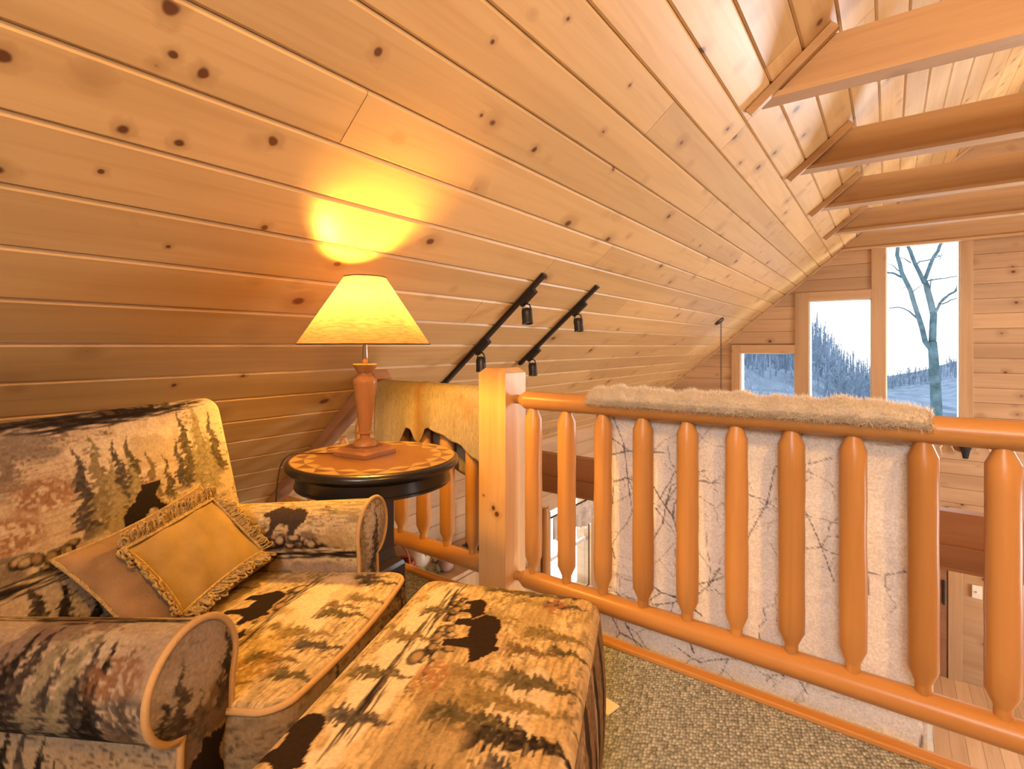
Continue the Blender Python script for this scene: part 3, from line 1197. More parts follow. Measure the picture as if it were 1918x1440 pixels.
def print_mesh(name, grids, mat, parent, loc=None):
    """grids: list of (P[n,m,3], colours[n,m,3], flip)"""
    V, Fc, C = [], [], []
    k = 0
    for P, c, flip in grids:
        n, m = P.shape[:2]
        V.append(P.reshape(-1, 3))
        C.append(c.reshape(-1, 3))
        i, j = np.meshgrid(np.arange(n - 1), np.arange(m - 1), indexing='ij')
        a = (i * m + j).ravel() + k
        q = np.stack([a, a + 1, a + m + 1, a + m], 1)
        Fc.append(q[:, ::-1] if flip else q)
        k += n * m
    V, Fc, C = np.concatenate(V), np.concatenate(Fc), np.concatenate(C)
    me = bpy.data.meshes.new(name)
    me.vertices.add(len(V))
    me.vertices.foreach_set('co', V.astype(np.float32).ravel())
    me.loops.add(Fc.size)
    me.loops.foreach_set('vertex_index', Fc.astype(np.int32).ravel())
    me.polygons.add(len(Fc))
    me.polygons.foreach_set('loop_start', np.arange(0, Fc.size, 4, dtype=np.int32))
    me.polygons.foreach_set('use_smooth', np.ones(len(Fc), bool))
    me.update(calc_edges=True)
    at_ = me.color_attributes.new('print', 'FLOAT_COLOR', 'POINT')
    at_.data.foreach_set('color', np.concatenate([C, np.ones((len(C), 1))], 1).astype(np.float32).ravel())
    me.materials.append(mat)
    o = bpy.data.objects.new(name, me)
    link(o, parent)
    if loc is not None:
        o.location = loc
    return o


def box_top(a, b, rc, h, r, dome, step=.0032, lump=0.0, seed=0):
    """soft cushion top over a rounded rectangle 2a x 2b. returns P and plan coordinates"""
    n, m = int(2 * a / step), int(2 * b / step)
    sx = np.linspace(-a, a, n)
    sy = np.linspace(-b, b, m)
    X, Y = np.meshgrid(sx, sy, indexing='ij')
    ax, ay = np.abs(X), np.abs(Y)
    cx, cy = a - rc, b - rc
    corner = (ax > cx) & (ay > cy)
    qx, qy = np.clip((ax - cx) / rc, 0, 1), np.clip((ay - cy) / rc, 0, 1)
    mx, my = qx * np.sqrt(1 - qy ** 2 / 2), qy * np.sqrt(1 - qx ** 2 / 2)
    PX = np.where(corner, np.sign(X) * (cx + rc * mx), X)
    PY = np.where(corner, np.sign(Y) * (cy + rc * my), Y)
    d = np.where(corner, rc * (1 - np.sqrt(mx ** 2 + my ** 2)), np.minimum(a - ax, b - ay))
    d = np.clip(d, 0, None)
    dz = np.where(d < r, r - np.sqrt(np.clip(r * r - (r - d) ** 2, 0, None)), 0)
    Z = h - dz + dome * (1 - (X / a) ** 2) * (1 - (Y / b) ** 2)
    if lump:
        rr = np.random.default_rng(seed)
        for _ in range(14):
            x0, y0 = rr.uniform(-a, a), rr.uniform(-b, b)
            Z = Z + lump * rr.uniform(-1, 1) * np.exp(-(((X - x0) / .09) ** 2 + ((Y - y0) / .06) ** 2)) * np.clip(d / .05, 0, 1)
    return np.stack([PX, PY, Z], -1), X, Y


def rim(a, b, rc, n_arc=14, step=.004):
    """outline of the rounded rectangle, counter-clockwise, with running length"""
    pts = []
    for (sx, sy, a0) in ((1, 1, 0), (-1, 1, 90), (-1, -1, 180), (1, -1, 270)):
        for i in range(n_arc + 1):
            t = math.radians(a0 + 90 * i / n_arc)
            pts.append((sx * (a - rc) + rc * math.cos(t), sy * (b - rc) + rc * math.sin(t)))
    pts.append(pts[0])
    pts = np.array(pts)
    s = np.concatenate([[0], np.cumsum(np.linalg.norm(np.diff(pts, axis=0), axis=1))])
    k = int(s[-1] / step)
    q = np.linspace(0, s[-1], k)
    return np.stack([np.interp(q, s, pts[:, 0]), np.interp(q, s, pts[:, 1])], 1), q


def box_side(a, b, rc, z0, z1, bulge=.01, step=.004):
    P2, q = rim(a, b, rc, step=step)
    m = max(3, int((z1 - z0) / step))
    zz = np.linspace(z0, z1, m)
    nx = np.gradient(P2[:, 1])
    ny = -np.gradient(P2[:, 0])
    ln = np.hypot(nx, ny) + 1e-9
    nx, ny = nx / ln, ny / ln
    bu = bulge * (1 - ((zz - z0) / (z1 - z0) * 2 - 1) ** 2)
    PX = P2[:, 0][:, None] + nx[:, None] * bu[None]
    PY = P2[:, 1][:, None] + ny[:, None] * bu[None]
    PZ = np.broadcast_to(zz[None], PX.shape)
    return np.stack([PX, PY, PZ], -1), np.broadcast_to(q[:, None], PX.shape), PZ


# ------------------------------------------------------------------ ottoman
OT_A, OT_B = .226, .335
ott = tag(empty('ottoman', (-.642, .730, 0), math.radians(21.5)), 'wildlife-print upholstered ottoman with bears in front of the armchair', 'ottoman')
cv = Canvas(2 * OT_B, 2 * OT_A, 3, base=(.52, .36, .17), other=(.64, .48, .25), third=(.30, .19, .08))


def oc(x, y):                 # ottoman local -> canvas
    return OT_B - y, OT_A + x


cv.meadow(0, 2 * OT_B, 0, .44, OLIVE, .45)
cv.forest(16, (.07, .11), ((.34, .25, .10), (.27, .19, .08), (.40, .29, .12)))
cv.mass(*oc(-.13, .02), .30, .05, PALE, .75)
cv.mass(*oc(.10, .19), .10, .04, (.36, .25, .10), .6)
cv.mass(*oc(.02, -.20), .16, .07, (.26, .17, .07), .6)
cv.mass(*oc(.12, -.10), .10, .05, PALE, .55)
cv.streaks(*oc(-.115, .03), .42, .03, 26)
cv.streaks(*oc(-.10, .19), .14, .03, 12)
cv.rocks(*oc(-.075, .055), .16, .05, 16)
cv.rocks(*oc(-.085, .19), .08, .04, 8)
for (x, y, hh, c) in ((.02, .30, .10, OLIVE), (.10, .26, .09, SLATE), (.08, .13, .12, (.25, .18, .07)), (.06, .06, .10, (.22, .14, .06)),
                      (.07, -.03, .13, OLIVE), (.02, -.09, .15, (.30, .21, .08)), (.06, -.16, .16, DARK), (-.02, -.14, .13, OLIVE), (.10, -.23, .12, SLATE),
                      (-.16, .16, .09, OLIVE), (-.19, .05, .10, (.24, .16, .07)), (-.20, -.07, .11, OLIVE), (-.18, -.18, .11, SLATE), (.0, -.27, .13, OLIVE),
                      (-.06, .30, .09, OLIVE), (.14, .08, .08, OLIVE), (.12, .31, .07, SLATE)):
    p = oc(x, y)
    cv.pine(p[0], p[1], hh, c, .5)
cv.shrub(*oc(-.04, -.06), .05)
cv.shrub(*oc(.13, .25), .04)
cv.bear(*oc(-.062, .078), .175, False, (.026, .015, .010))
cv.bear(*oc(-.075, .185), .095, False, (.026, .015, .010))
cv.bear(*oc(-.235, -.25), .14, False, (.026, .015, .010))
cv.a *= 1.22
P, X, Y = box_top(OT_A, OT_B, .045, .452, .03, .012, lump=.003, seed=4)
top_c = cv.sample(*oc(X, Y))
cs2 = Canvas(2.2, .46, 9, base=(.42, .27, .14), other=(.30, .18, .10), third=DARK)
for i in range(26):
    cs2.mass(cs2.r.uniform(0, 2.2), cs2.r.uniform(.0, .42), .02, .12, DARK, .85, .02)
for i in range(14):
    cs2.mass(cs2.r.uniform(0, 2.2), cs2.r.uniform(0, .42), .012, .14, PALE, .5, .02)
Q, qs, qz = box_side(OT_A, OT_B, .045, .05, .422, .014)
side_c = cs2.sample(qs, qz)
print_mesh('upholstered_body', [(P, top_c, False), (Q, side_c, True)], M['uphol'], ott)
for sx in (-1, 1):
    for sy in (-1, 1):
        MB().lathe([(.018, 0), (.026, .05)], 12, (sx * (OT_A - .05), sy * (OT_B - .05), 0)).build('foot', M['black'], ott, True)

# ------------------------------------------------------------------ armchair
CH_LOC, CH_ROT = (-1.305, .515, 0), math.radians(24.5)
chair = tag(empty('armchair', CH_LOC, CH_ROT), 'rolled-arm armchair in forest and bear print under the sloping ceiling', 'armchair')

# back
BA, BB = .362, .262                      # half width, half height
cb = Canvas(2 * BA, 2 * BB, 21, base=(.52, .38, .25), other=PALE, third=MAUVE)


def piece(pts):
    return pts


cb.mass(.40, .42, .16, .06, PALE, .8)
cb.mass(.43, .40, .10, .04, (.40, .29, .17), .55)
cb.mass(.06, .50, .10, .05, MAUVE, .5)
cb.streaks(.30, .50, .42, .035, 30)
cb.streaks(.50, .515, .22, .02, 14)
cb.rocks(.42, .525, .20, .02, 16)
cb.mass(.13, .515, .16, .013, DARK, .85, .02)
cb.mass(.30, .515, .12, .010, DARK, .7, .02)
cb.shrub(.17, .36, .06)
cb.mass(.05, .40, .07, .04, (.38, .31, .22), .6, .02)
cb.mass(.16, .46, .06, .03, SLATE, .6, .02)
for (x, y, hh, c) in ((.03, .36, .10, (.40, .33, .22)), (.075, .37, .10, (.36, .28, .19)), (.115, .38, .09, (.30, .22, .16))):
    cb.pine(x, y, hh, c, .6)
cb.shrub(.10, .30, .06)
cb.meadow(.0, .25, .20, .42, RUST, .35)
cb.mass(.05, .23, .07, .03, SLATE, .7, .02)
cb.streaks(.10, .20, .34, .03, 22)
cb.rocks(.14, .235, .12, .03, 10)
for (x, y, hh, c) in ((.245, .24, .17, SLATE), (.285, .25, .18, (.30, .23, .12)), (.33, .27, .15, SLATE), (.365, .27, .15, OLIVE), (.31, .22, .16, (.42, .33, .17)),
                      (.36, .215, .15, (.42, .34, .18)), (.41, .25, .13, (.26, .18, .09)), (.455, .27, .10, OLIVE), (.50, .28, .12, SLATE), (.535, .29, .17, OLIVE),
                      (.585, .30, .18, (.36, .29, .14)), (.635, .29, .16, OLIVE), (.61, .25, .15, (.40, .32, .16)), (.56, .26, .13, (.38, .31, .15))):
    cb.pine(x, y, hh, c, .42)
cb.bear(.405, .235, .14, False, (.025, .017, .013), .6)
cb.mass(.375, .21, .045, .04, (.025, .017, .013), .95, .02)
cb.meadow(.28, .66, .10, .24, TAN, .5)
for (x, y, hh, c) in ((.06, .02, .13, SLATE), (.12, .0, .17, (.07, .06, .045)), (.17, -.02, .17, DARK), (.03, .0, .09, SLATE), (.23, .0, .12, DARK)):
    cb.pine(x, y, hh, c, .5)
cb.mass(.30, .05, .05, .03, PALE, .4)
rec = .24
bu = np.array([-math.sin(rec), 0, math.cos(rec)])
bn = np.array([math.cos(rec), 0, math.sin(rec)])
borg = np.array([-.130, .012, .385]) + bu * BB


def back_world(Pl):
    # plan x -> lateral (-y is to the left in the picture), plan y -> up, z -> forward
    return borg + Pl[..., 0:1] * np.array([0, 1., 0]) + Pl[..., 1:2] * bu + Pl[..., 2:3] * bn


P, X, Y = box_top(BA, BB, .05, .03, .035, .018, lump=.004, seed=8)
cb.a *= .86
f_c = cb.sample(X + BA - .015, Y + BB)
Q, qs, qz = box_side(BA, BB, .05, -.13, -.005, .006)
ce = Canvas(2.6, .2, 31, base=MAUVE, other=SAND, third=SLATE)
ce.forest(40, (.05, .12))
e_c = ce.sample(qs, np.clip(qz + .14, 0, .2))
back = print_mesh('backrest', [(back_world(P), f_c, False), (back_world(Q), e_c, True)], M['uphol'], chair)
P2, _ = rim(BA - .002, BB - .002, .05, step=.012)
MB().add([tuple(back_world(np.array([a, b, -.13]))) for a, b in P2], [tuple(range(len(P2)))]).build('back_lining', M['suede'], back)

# seat cushion
SA, SB = .315, .262
sc = Canvas(2 * SB, 2 * SA, 41, base=(.53, .37, .18), other=(.66, .51, .29), third=(.33, .22, .10))


def scv(x, y):                # chair local -> canvas; cushion centre at x=.115
    return SB - y, SA + (x - .115)


sc.meadow(0, .6, 0, .64, OLIVE, .4)
sc.forest(14, (.06, .10), ((.34, .25, .10), (.27, .19, .08), (.40, .29, .12)))
sc.mass(*scv(.30, .09), .16, .07, PALE, .85)
sc.mass(*scv(.33, .13), .06, .03, (.45, .32, .17), .5)
sc.streaks(*scv(.225, .06), .30, .03, 22)
sc.rocks(*scv(.19, .06), .16, .04, 14)
sc.rocks(*scv(.20, -.12), .08, .03, 8)
sc.bear(*scv(.105, .035), .165, False, (.022, .014, .010))
sc.bear(*scv(.175, -.09), .07, True, (.022, .014, .010))
for (x, y, hh, c) in ((.30, .22, .09, OLIVE), (.33, .19, .09, SLATE), (.34, .10, .09, (.25, .18, .08)), (.31, .03, .10, OLIVE), (.28, -.05, .10, (.30, .22, .10)),
                      (.33, -.09, .10, SLATE), (.27, -.14, .10, OLIVE), (.34, -.18, .09, OLIVE), (.24, -.21, .09, (.28, .20, .09)), (.31, .06, .08, (.25, .17, .08))):
    p = scv(x, y)
    sc.pine(p[0], p[1], hh, c, .5)
sc.shrub(*scv(.33, -.16), .05, (.30, .17, .06))
sc.shrub(*scv(.28, -.20), .05, (.30, .17, .06))
sc.a *= 1.15
P, X, Y = box_top(SA, SB, .045, .462, .012, .016, lump=.003, seed=12)
# crowned front edge
P[..., 0] += .115 + .02 * np.clip(P[..., 0] / SA, 0, 1) ** 2 * (1 - (P[..., 1] / SB) ** 2)
P[..., 2] -= .085 * (.45 - P[..., 0])
s_c = sc.sample(*scv(X + .115, Y))
Q, qs, qz = box_side(SA, SB, .045, .335, .45, .012)
Q[..., 0] += .02 * np.clip(Q[..., 0] / SA, 0, 1) ** 2 * (1 - np.clip(np.abs(Q[..., 1]) / SB, 0, 1) ** 2)
Q[..., 0] += .115
Q[..., 2] -= .085 * (.45 - Q[..., 0])
cf = Canvas(2.4, .2, 51, base=(.40, .26, .13), other=SAND, third=DARK)
cf.forest(44, (.05, .12), (DARK, OLIVE, SLATE))
cf.rocks(.3, .06, .5, .05, 22)
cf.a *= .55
q_c = cf.sample(qs, qz - .33)
seat = print_mesh('seat_cushion', [(P, s_c, False), (Q, q_c, True)], M['uphol'], chair)
R2, _ = rim(SA + .001, SB + .001, .045, step=.008)
pp = [(a + .115 + .02 * max(0, a / SA) ** 2 * (1 - min(1, abs(b) / SB) ** 2), b, .453 - .085 * (.335 - a)) for a, b in R2[:-1]]
MB().tube(pp, .0058, 8, closed=True).build('piping', M['piping'], seat, True)
pp = [(q[0], q[1], q[2] - .116) for q in pp]
MB().tube(pp, .0058, 8, closed=True).build('piping', M['piping'], seat, True)


# arms
def arm_profile():
    pts = [(-.058, .24), (-.060, .40), (-.064, .50)]
    cx, cz, r = .014, .540, .086
    for i in range(0, 27):
        t = math.radians(188 - i * 9.6)
        pts.append((cx + r * math.cos(t), cz + r * math.sin(t) * (1.0 if math.sin(t) > 0 else .95)))
    pts += [(.036, .468), (.040, .455)]
    return pts


PROF = arm_profile()


def resample(pts, step):
    pts = np.array(pts)
    s = np.concatenate([[0], np.cumsum(np.linalg.norm(np.diff(pts, axis=0), axis=1))])
    k = int(s[-1] / step)
    q = np.linspace(0, s[-1], k)
    return np.stack([np.interp(q, s, pts[:, i]) for i in range(pts.shape[1])], 1), q


def arm(side, cx_roll, canvas_roll, canvas_side, canvas_front):
    yc = .315 * side
    x0, x1 = -.30, (.335 if side < 0 else .300)
    pr, s = resample(PROF, .004)
    xs_ = np.linspace(x0, x1, int((x1 - x0) / .0036))
    O, XX = np.meshgrid(np.arange(len(pr)), xs_, indexing='ij')
    P = np.stack([XX, yc + side * pr[O, 0], pr[O, 1]], -1)
    P[..., 2] -= (.004 + .1 * (x1 - XX)) * np.clip((pr[O, 1] - .26) / .3, 0, 1)
    s_tot = s[-1]
    cy = (s_tot - s[O]) if side < 0 else s[O]
    cc = canvas_roll.sample(XX - x0, cy)
    root = print_mesh('arm_roll', [(P, cc, side > 0)], M['uphol'], chair)
    # outer side below the roll
    pz = np.linspace(.462, .05, 100)
    XX, ZZ = np.meshgrid(np.linspace(x0, x1 - .004, 170), pz, indexing='ij')
    ZZ = ZZ - .1 * (x1 - XX) * np.clip((ZZ - .05) / .5, 0, 1)
    oo = .040 + .016 * ((.462 - ZZ) / .4) + .008 * np.sin((.462 - ZZ) / .412 * math.pi)
    P = np.stack([XX, yc + side * oo, ZZ], -1)
    print_mesh('side_panel', [(P, canvas_side.sample(XX - x0, ZZ), side > 0)], M['uphol'], chair)
    # front facing
    out = np.concatenate([np.array([(-.058, .05)]), pr, np.array([(.056, .05)])])
    out, s2 = resample(out, .004)
    k = np.linspace(0, 1, 26)
    cen = np.stack([np.full(len(out), .004), np.clip(out[:, 1], .06, .55)], 1)
    G = out[:, None, :] * (1 - k)[None, :, None] + cen[:, None, :] * k[None, :, None]
    P = np.stack([x1 + .010 * (1 - (1 - k[None, :]) ** 2) + 0 * G[..., 0], yc + side * G[..., 0], G[..., 1]], -1)
    fp = print_mesh('arm_front', [(P, canvas_front.sample(np.clip(G[..., 0] * side + .1, 0, .2), G[..., 1]), side > 0)], M['uphol'], chair)
    MB().tube([(x1 + .002, yc + side * a, b) for a, b in out[::3]], .0058, 8).build('piping', M['piping'], fp, True)


# near arm prints
n1 = Canvas(.66, .62, 61, base=(.48, .345, .25), other=PALE, third=TAN)
n1.mass(.42, .27, .08, .05, (.24, .16, .12), .8)
n1.mass(.36, .20, .03, .06, (.22, .15, .12), .7)
n1.streaks(.50, .27, .4, .03, 14)
for (x, y, hh, c) in ((.345, .06, .13, SLATE), (.375, .05, .16, DARK), (.405, .045, .17, (.07, .05, .045)), (.44, .05, .18, (.42, .34, .21)), (.462, .04, .14, SLATE),
                      (.49, .05, .17, (.44, .36, .22)), (.515, .03, .16, (.06, .05, .045)), (.54, .04, .15, DARK), (.575, .02, .11, (.36, .24, .14)), (.60, .03, .12, (.30, .2, .12)),
                      (.31, .06, .13, DARK), (.27, .06, .15, SLATE), (.20, .05, .16, DARK), (.12, .05, .15, OLIVE)):
    n1.pine(x, y, hh, c, .45)
n1.shrub(.57, .17, .05)
n1.shrub(.60, .12, .05, SLATE)
n2 = Canvas(.66, .50, 62, base=(.47, .35, .235), other=SAND, third=TAN)
for (x, y, hh, c) in ((.31, .26, .15, DARK), (.345, .20, .20, SLATE), (.385, .18, .21, DARK), (.37, .05, .20, (.46, .38, .22)), (.415, .16, .20, (.06, .05, .045)), (.45, .16, .17, DARK),
                      (.43, .03, .18, (.44, .36, .2)), (.49, .14, .16, (.28, .2, .13)), (.515, .17, .15, SLATE), (.555, .12, .21, DARK), (.59, .10, .20, (.42, .34, .19)), (.62, .12, .2, OLIVE),
                      (.25, .1, .2, DARK), (.2, .1, .2, SLATE), (.1, .1, .2, DARK), (.50, .03, .15, OLIVE)):
    n2.pine(x, y, hh, c, .42)
n3 = Canvas(.2, .66, 63, base=(.44, .35, .29), other=(.62, .53, .45), third=MAUVE, ink=.35)
n3.mass(.10, .45, .12, .05, (.22, .145, .115), .9)
for (x, y, hh, c) in ((.03, .47, .07, SLATE), (.055, .46, .10, (.12, .09, .075)), (.155, .47, .10, SLATE), (.135, .46, .07, (.14, .11, .09)), (.09, .44, .07, (.22, .17, .12))):
    n3.pine(x, y, hh, c, .5)
n3.bear(.115, .335, .155, False, (.035, .024, .024), .45)
n3.mass(.12, .30, .07, .06, (.035, .024, .024), .95)
n3.rocks(.12, .20, .16, .06, 12)
for _c in (n1, n2, n3):
    _c.a *= .70
arm(-1, 0, n1, n2, n3)
f1 = Canvas(.66, .64, 71, base=(.52, .39, .21), other=(.62, .49, .28), third=TAN)
f1.meadow(0, .66, .34, .64, OLIVE, .5)
f1.mass(.40, .19, .4, .05, (.20, .14, .11), .9)
f1.mass(.45, .22, .2, .025, MAUVE, .6)
f1.mass(.38, .19, .07, .018, (.13, .09, .07), .7)
f1.streaks(.40, .262, .5, .02, 34)
f1.mass(.40, .300, .13, .026, (.16, .10, .065), .9, .02)
f1.rocks(.42, .298, .26, .028, 30)
f1.mass(.25, .275, .05, .014, DARK, .9, .02)
f1.bear(.235, .315, .075, False, (.025, .017, .013))
f1.bear(.365, .318, .145, True, (.06, .042, .032))
f1.mass(.54, .31, .05, .03, (.40, .28, .13), .8, .02)
f2_ = Canvas(.66, .5, 72, base=MAUVE, other=SAND, third=SLATE)
f2_.forest(14, (.1, .2))
f3 = Canvas(.2, .66, 73, base=(.36, .30, .26), other=(.58, .50, .42), third=SLATE)
for (x, y, hh, c) in ((.05, .42, .16, (.35, .29, .2)), (.12, .40, .16, SLATE), (.16, .38, .17, (.45, .38, .28)), (.09, .28, .16, SLATE)):
    f3.pine(x, y, hh, c, .5)
arm(1, 0, f1, f2_, f3)
# deck under the cushion, and the rest of the body
cd = Canvas(.6, .4, 81, base=(.30, .20, .11), other=TAN, third=DARK)
cd.forest(14, (.06, .12), (DARK, SLATE, OLIVE))
YY, ZZ = np.meshgrid(np.linspace(-.262, .262, 130), np.linspace(.05, .325, 70), indexing='ij')
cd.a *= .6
P = np.stack([np.full(YY.shape, .372) + .01 * np.sin((ZZ - .05) / .282 * math.pi), YY, ZZ], -1)
deck = print_mesh('seat_base', [(P, cd.sample(YY + .28, ZZ), False)], M['uphol'], chair)
MB().box(-.30, .366, -.262, .262, .05, .265, .01).build('seat_frame', M['suede'], chair)
for sx in (-.26, .30):
    for sy in (-.30, .30):
        MB().lathe([(.018, 0), (.026, .06)], 12, (sx, sy, 0)).build('foot', M['black'], chair, True)

# ------------------------------------------------------------------ pillow
PW, PH, PD = .205, .142, .042
pil = empty('throw_pillow')
U3 = Vector((math.cos(CH_ROT), math.sin(CH_ROT), 0))
V3 = Vector((-math.sin(CH_ROT), math.cos(CH_ROT), 0))
Z3 = Vector((0, 0, 1))
lean, roll = .78, .13
nrm = U3 * math.cos(lean) + Z3 * math.sin(lean)
upv = -U3 * math.sin(lean) + Z3 * math.cos(lean)
ex = V3 * math.cos(roll) + upv * math.sin(roll)
ey = -V3 * math.sin(roll) + upv * math.cos(roll)
pc = Vector(CH_LOC) + U3 * -.035 + V3 * .025 + Z3 * .548
pil.matrix_world = Matrix(((ex.x, ey.x, nrm.x, pc.x), (ex.y, ey.y, nrm.y, pc.y), (ex.z, ey.z, nrm.z, pc.z), (0, 0, 0, 1)))
tag(pil, 'tan suede pillow with gold velvet panel and looped fringe on the armchair', 'pillow')


def pil_z(u, v):
    e = (np.clip(1 - np.abs(u) ** 2.6, 0, 1) * np.clip(1 - np.abs(v) ** 2.6, 0, 1)) ** .55
    return PD * e


def pil_xy(u, v):
    # sides drawn in a little, corners stay out
    return PW * u * (1 - .07 * (1 - v ** 2)), PH * v * (1 - .10 * (1 - u ** 2))


uu = np.linspace(-1, 1, 56)
A_, B_ = np.meshgrid(uu, uu, indexing='ij')
vs, fs = [], []
for sg in (1, -1):
    x_, y_ = pil_xy(A_, B_)
    z_ = sg * pil_z(A_, B_) + .003 * np.sin(A_ * 9 + B_ * 4) * (1 - A_ ** 2) * (1 - B_ ** 2)
    k0 = len(vs)
    vs += list(zip(x_.ravel(), y_.ravel(), z_.ravel()))
    for i in range(55):
        for j in range(55):
            q = (k0 + i * 56 + j, k0 + (i + 1) * 56 + j, k0 + (i + 1) * 56 + j + 1, k0 + i * 56 + j + 1)
            fs.append(q if sg > 0 else q[::-1])
obj('cover', vs, fs, M['suede'], pil, True)
edge = []
for t in np.linspace(-1, 1, 30)[:-1]:
    edge.append((t, -1))
for t in np.linspace(-1, 1, 24)[:-1]:
    edge.append((1, t))
for t in np.linspace(1, -1, 30)[:-1]:
    edge.append((t, 1))
for t in np.linspace(1, -1, 24)[:-1]:
    edge.append((-1, t))
pe = []
for u, v in edge:
    x_, y_ = pil_xy(np.array(u), np.array(v))
    pe.append((float(x_), float(y_), 0))
MB().tube(pe, .0042, 8, closed=True).build('rope_edge', M['braid'], pil, True)
u0, u1, v0, v1 = -.60, .86, -.80, .58
A_, B_ = np.meshgrid(np.linspace(u0, u1, 40), np.linspace(v0, v1, 30), indexing='ij')
x_, y_ = pil_xy(A_, B_)
z_ = pil_z(A_, B_) + .0075 + .0022 * np.sin(A_ * 11 - B_ * 6)
vs = list(zip(x_.ravel(), y_.ravel(), z_.ravel()))
fs = [(i * 30 + j, (i + 1) * 30 + j, (i + 1) * 30 + j + 1, i * 30 + j + 1) for i in range(39) for j in range(29)]
panel = obj('velvet_panel', vs, fs, M['gold'], pil, True)


def on_pillow(u, v, h):
    x_, y_ = pil_xy(np.array(u), np.array(v))
    return np.array([float(x_), float(y_), float(pil_z(np.array(u), np.array(v))) + h])


per = [(t, v0) for t in np.linspace(u0, u1, 40)] + [(u1, t) for t in np.linspace(v0, v1, 30)[1:]] + \
      [(t, v1) for t in np.linspace(u1, u0, 40)[1:]] + [(u0, t) for t in np.linspace(v1, v0, 30)[1:-1]]
for off, r_ in ((0.0, .0035), (.022, .0028)):
    cc_ = (.5 * (u0 + u1), .5 * (v0 + v1))
    pts = [on_pillow(u + off * np.sign(u - cc_[0]) * (abs(u - cc_[0]) > .6), v + 1.4 * off * np.sign(v - cc_[1]) * (abs(v - cc_[1]) > .6), .007) for u, v in per]
    pts = [q + np.array([0, 0, .004]) for q in pts]
    MB().tube(pts, r_, 6, closed=True).build('braid', M['braid'], pil, True)
fr = MB()
r2 = random.Random(5)
for q in range(230):
    u, v = per[int(q * len(per) / 230) % len(per)]
    du = (u - .5 * (u0 + u1)) / (.5 * (u1 - u0))
    dv = (v - .5 * (v0 + v1)) / (.5 * (v1 - v0))
    ox, oy = (np.sign(du), 0) if abs(du) > abs(dv) else (0, np.sign(dv))
    base = on_pillow(min(.99, max(-.99, u + ox * .03)), min(.99, max(-.99, v + oy * .045)), .009)
    d = np.array([ox, oy, .25]) + np.array([r2.uniform(-.5, .5), r2.uniform(-.5, .5), r2.uniform(0, .6)])
    d = d / np.linalg.norm(d)
    s = np.cross(d, [0, 0, 1.])
    s = s / (np.linalg.norm(s) + 1e-6)
    L_ = r2.uniform(.014, .034)
    w_ = r2.uniform(.004, .010)
    loop = [base + d * L_ * (.5 - .5 * math.cos(a)) + s * w_ * math.sin(a) + np.array([0, 0, .004]) * math.sin(a * .5) for a in np.linspace(.3, 5.98, 9)]
    fr.tube(loop, r2.uniform(.0017, .0034), 5)
f_ = fr.build('loop_fringe', M['braid'], pil, True)
f_['kind'] = 'stuff'

# ------------------------------------------------------------------ side table
tab = tag(empty('side_table', (-1.462, 1.187, 0)), 'round black pedestal side table with inlaid wooden top', 'side table')
TZ, TRAD = .664, .293
MB().lathe([(.0, .628), (.262, .628), (.272, .630), (.286, .634), (.2925, .641), (.294, .648), (.2915, .656), (.285, .661), (.279, .6625), (.279, .6615), (0.0, .6615)], 72, capb=False, capt=False).build('rim', M['black'], tab, True)
smooth_by_angle(tab.children[-1], 40)
ap = MB().lathe([(.0, .575), (.258, .575), (.264, .578), (.264, .585), (.260, .588), (.260, .622), (.266, .628), (0, .628)], 72, capb=False, capt=False).build('apron', M['black'], tab, True)
smooth_by_angle(ap, 40)
disc = MB().lathe([(0.0, .6615), (.279, .6615), (.279, .664), (0, .664)], 72, capb=False, capt=False).build('table_top', M['tabletop'], tab)
NS = 18


def wedge(pts, z0, z1):
    n = len(pts)
    vs = [(x, y, z0) for x, y in pts] + [(x, y, z1) for x, y in pts]
    return vs, [tuple(range(n - 1, -1, -1)), tuple(range(n, 2 * n))] + [(i, (i + 1) % n, n + (i + 1) % n, n + i) for i in range(n)]


for k in range(NS):
    a0, a1 = 2 * math.pi * k / NS, 2 * math.pi * (k + 1) / NS
    am = .5 * (a0 + a1)
    P_ = lambda r, a: (r * math.cos(a), r * math.sin(a))
    # outer light triangle, dark triangle, inner light petal
    vs, fs = wedge([P_(.276, a0), P_(.276, a0 + (a1 - a0) * .33), P_(.276, a0 + (a1 - a0) * .67), P_(.276, a1), P_(.232, am)], .664, .6646)
    obj('inlay_piece', vs, fs, M['inlayl'], disc)
    vs, fs = wedge([P_(.232, am), P_(.276, a1), P_(.232, a1 + (am - a0))], .664, .6645)
    obj('inlay_piece', vs, fs, M['inlayd'], disc)
    pet = []
    for t in np.linspace(0, 1, 7):
        pet.append(P_(.2315 - .0 * t, am + (a1 - a0) * t))
    pet2 = []
    for t in np.linspace(1, 0, 7)[1:-1]:
        pet2.append(P_(.2315 - .032 * math.sin(math.pi * t), am + (a1 - a0) * t))
    vs, fs = wedge(pet2[::-1] + pet[::-1] if False else pet + pet2, .664, .6646)
    obj('inlay_piece', vs, fs, M['inlayl'], disc)
ca = math.radians(8)
MB().lathe([(.072, .30), (.066, .34), (.066, .56), (.085, .575)], 4, rot=ca + math.pi / 4).build('pedestal', M['black'], tab)
MB().lathe([(.105, .06), (.105, .275), (.098, .288), (.074, .305)], 4, rot=ca + math.pi / 4).build('plinth_block', M['black'], tab)
MB().lathe([(.30, 0), (.30, .04), (.28, .06), (.11, .062)], 4, rot=ca + math.pi / 4).build('base_plate', M['black'], tab)

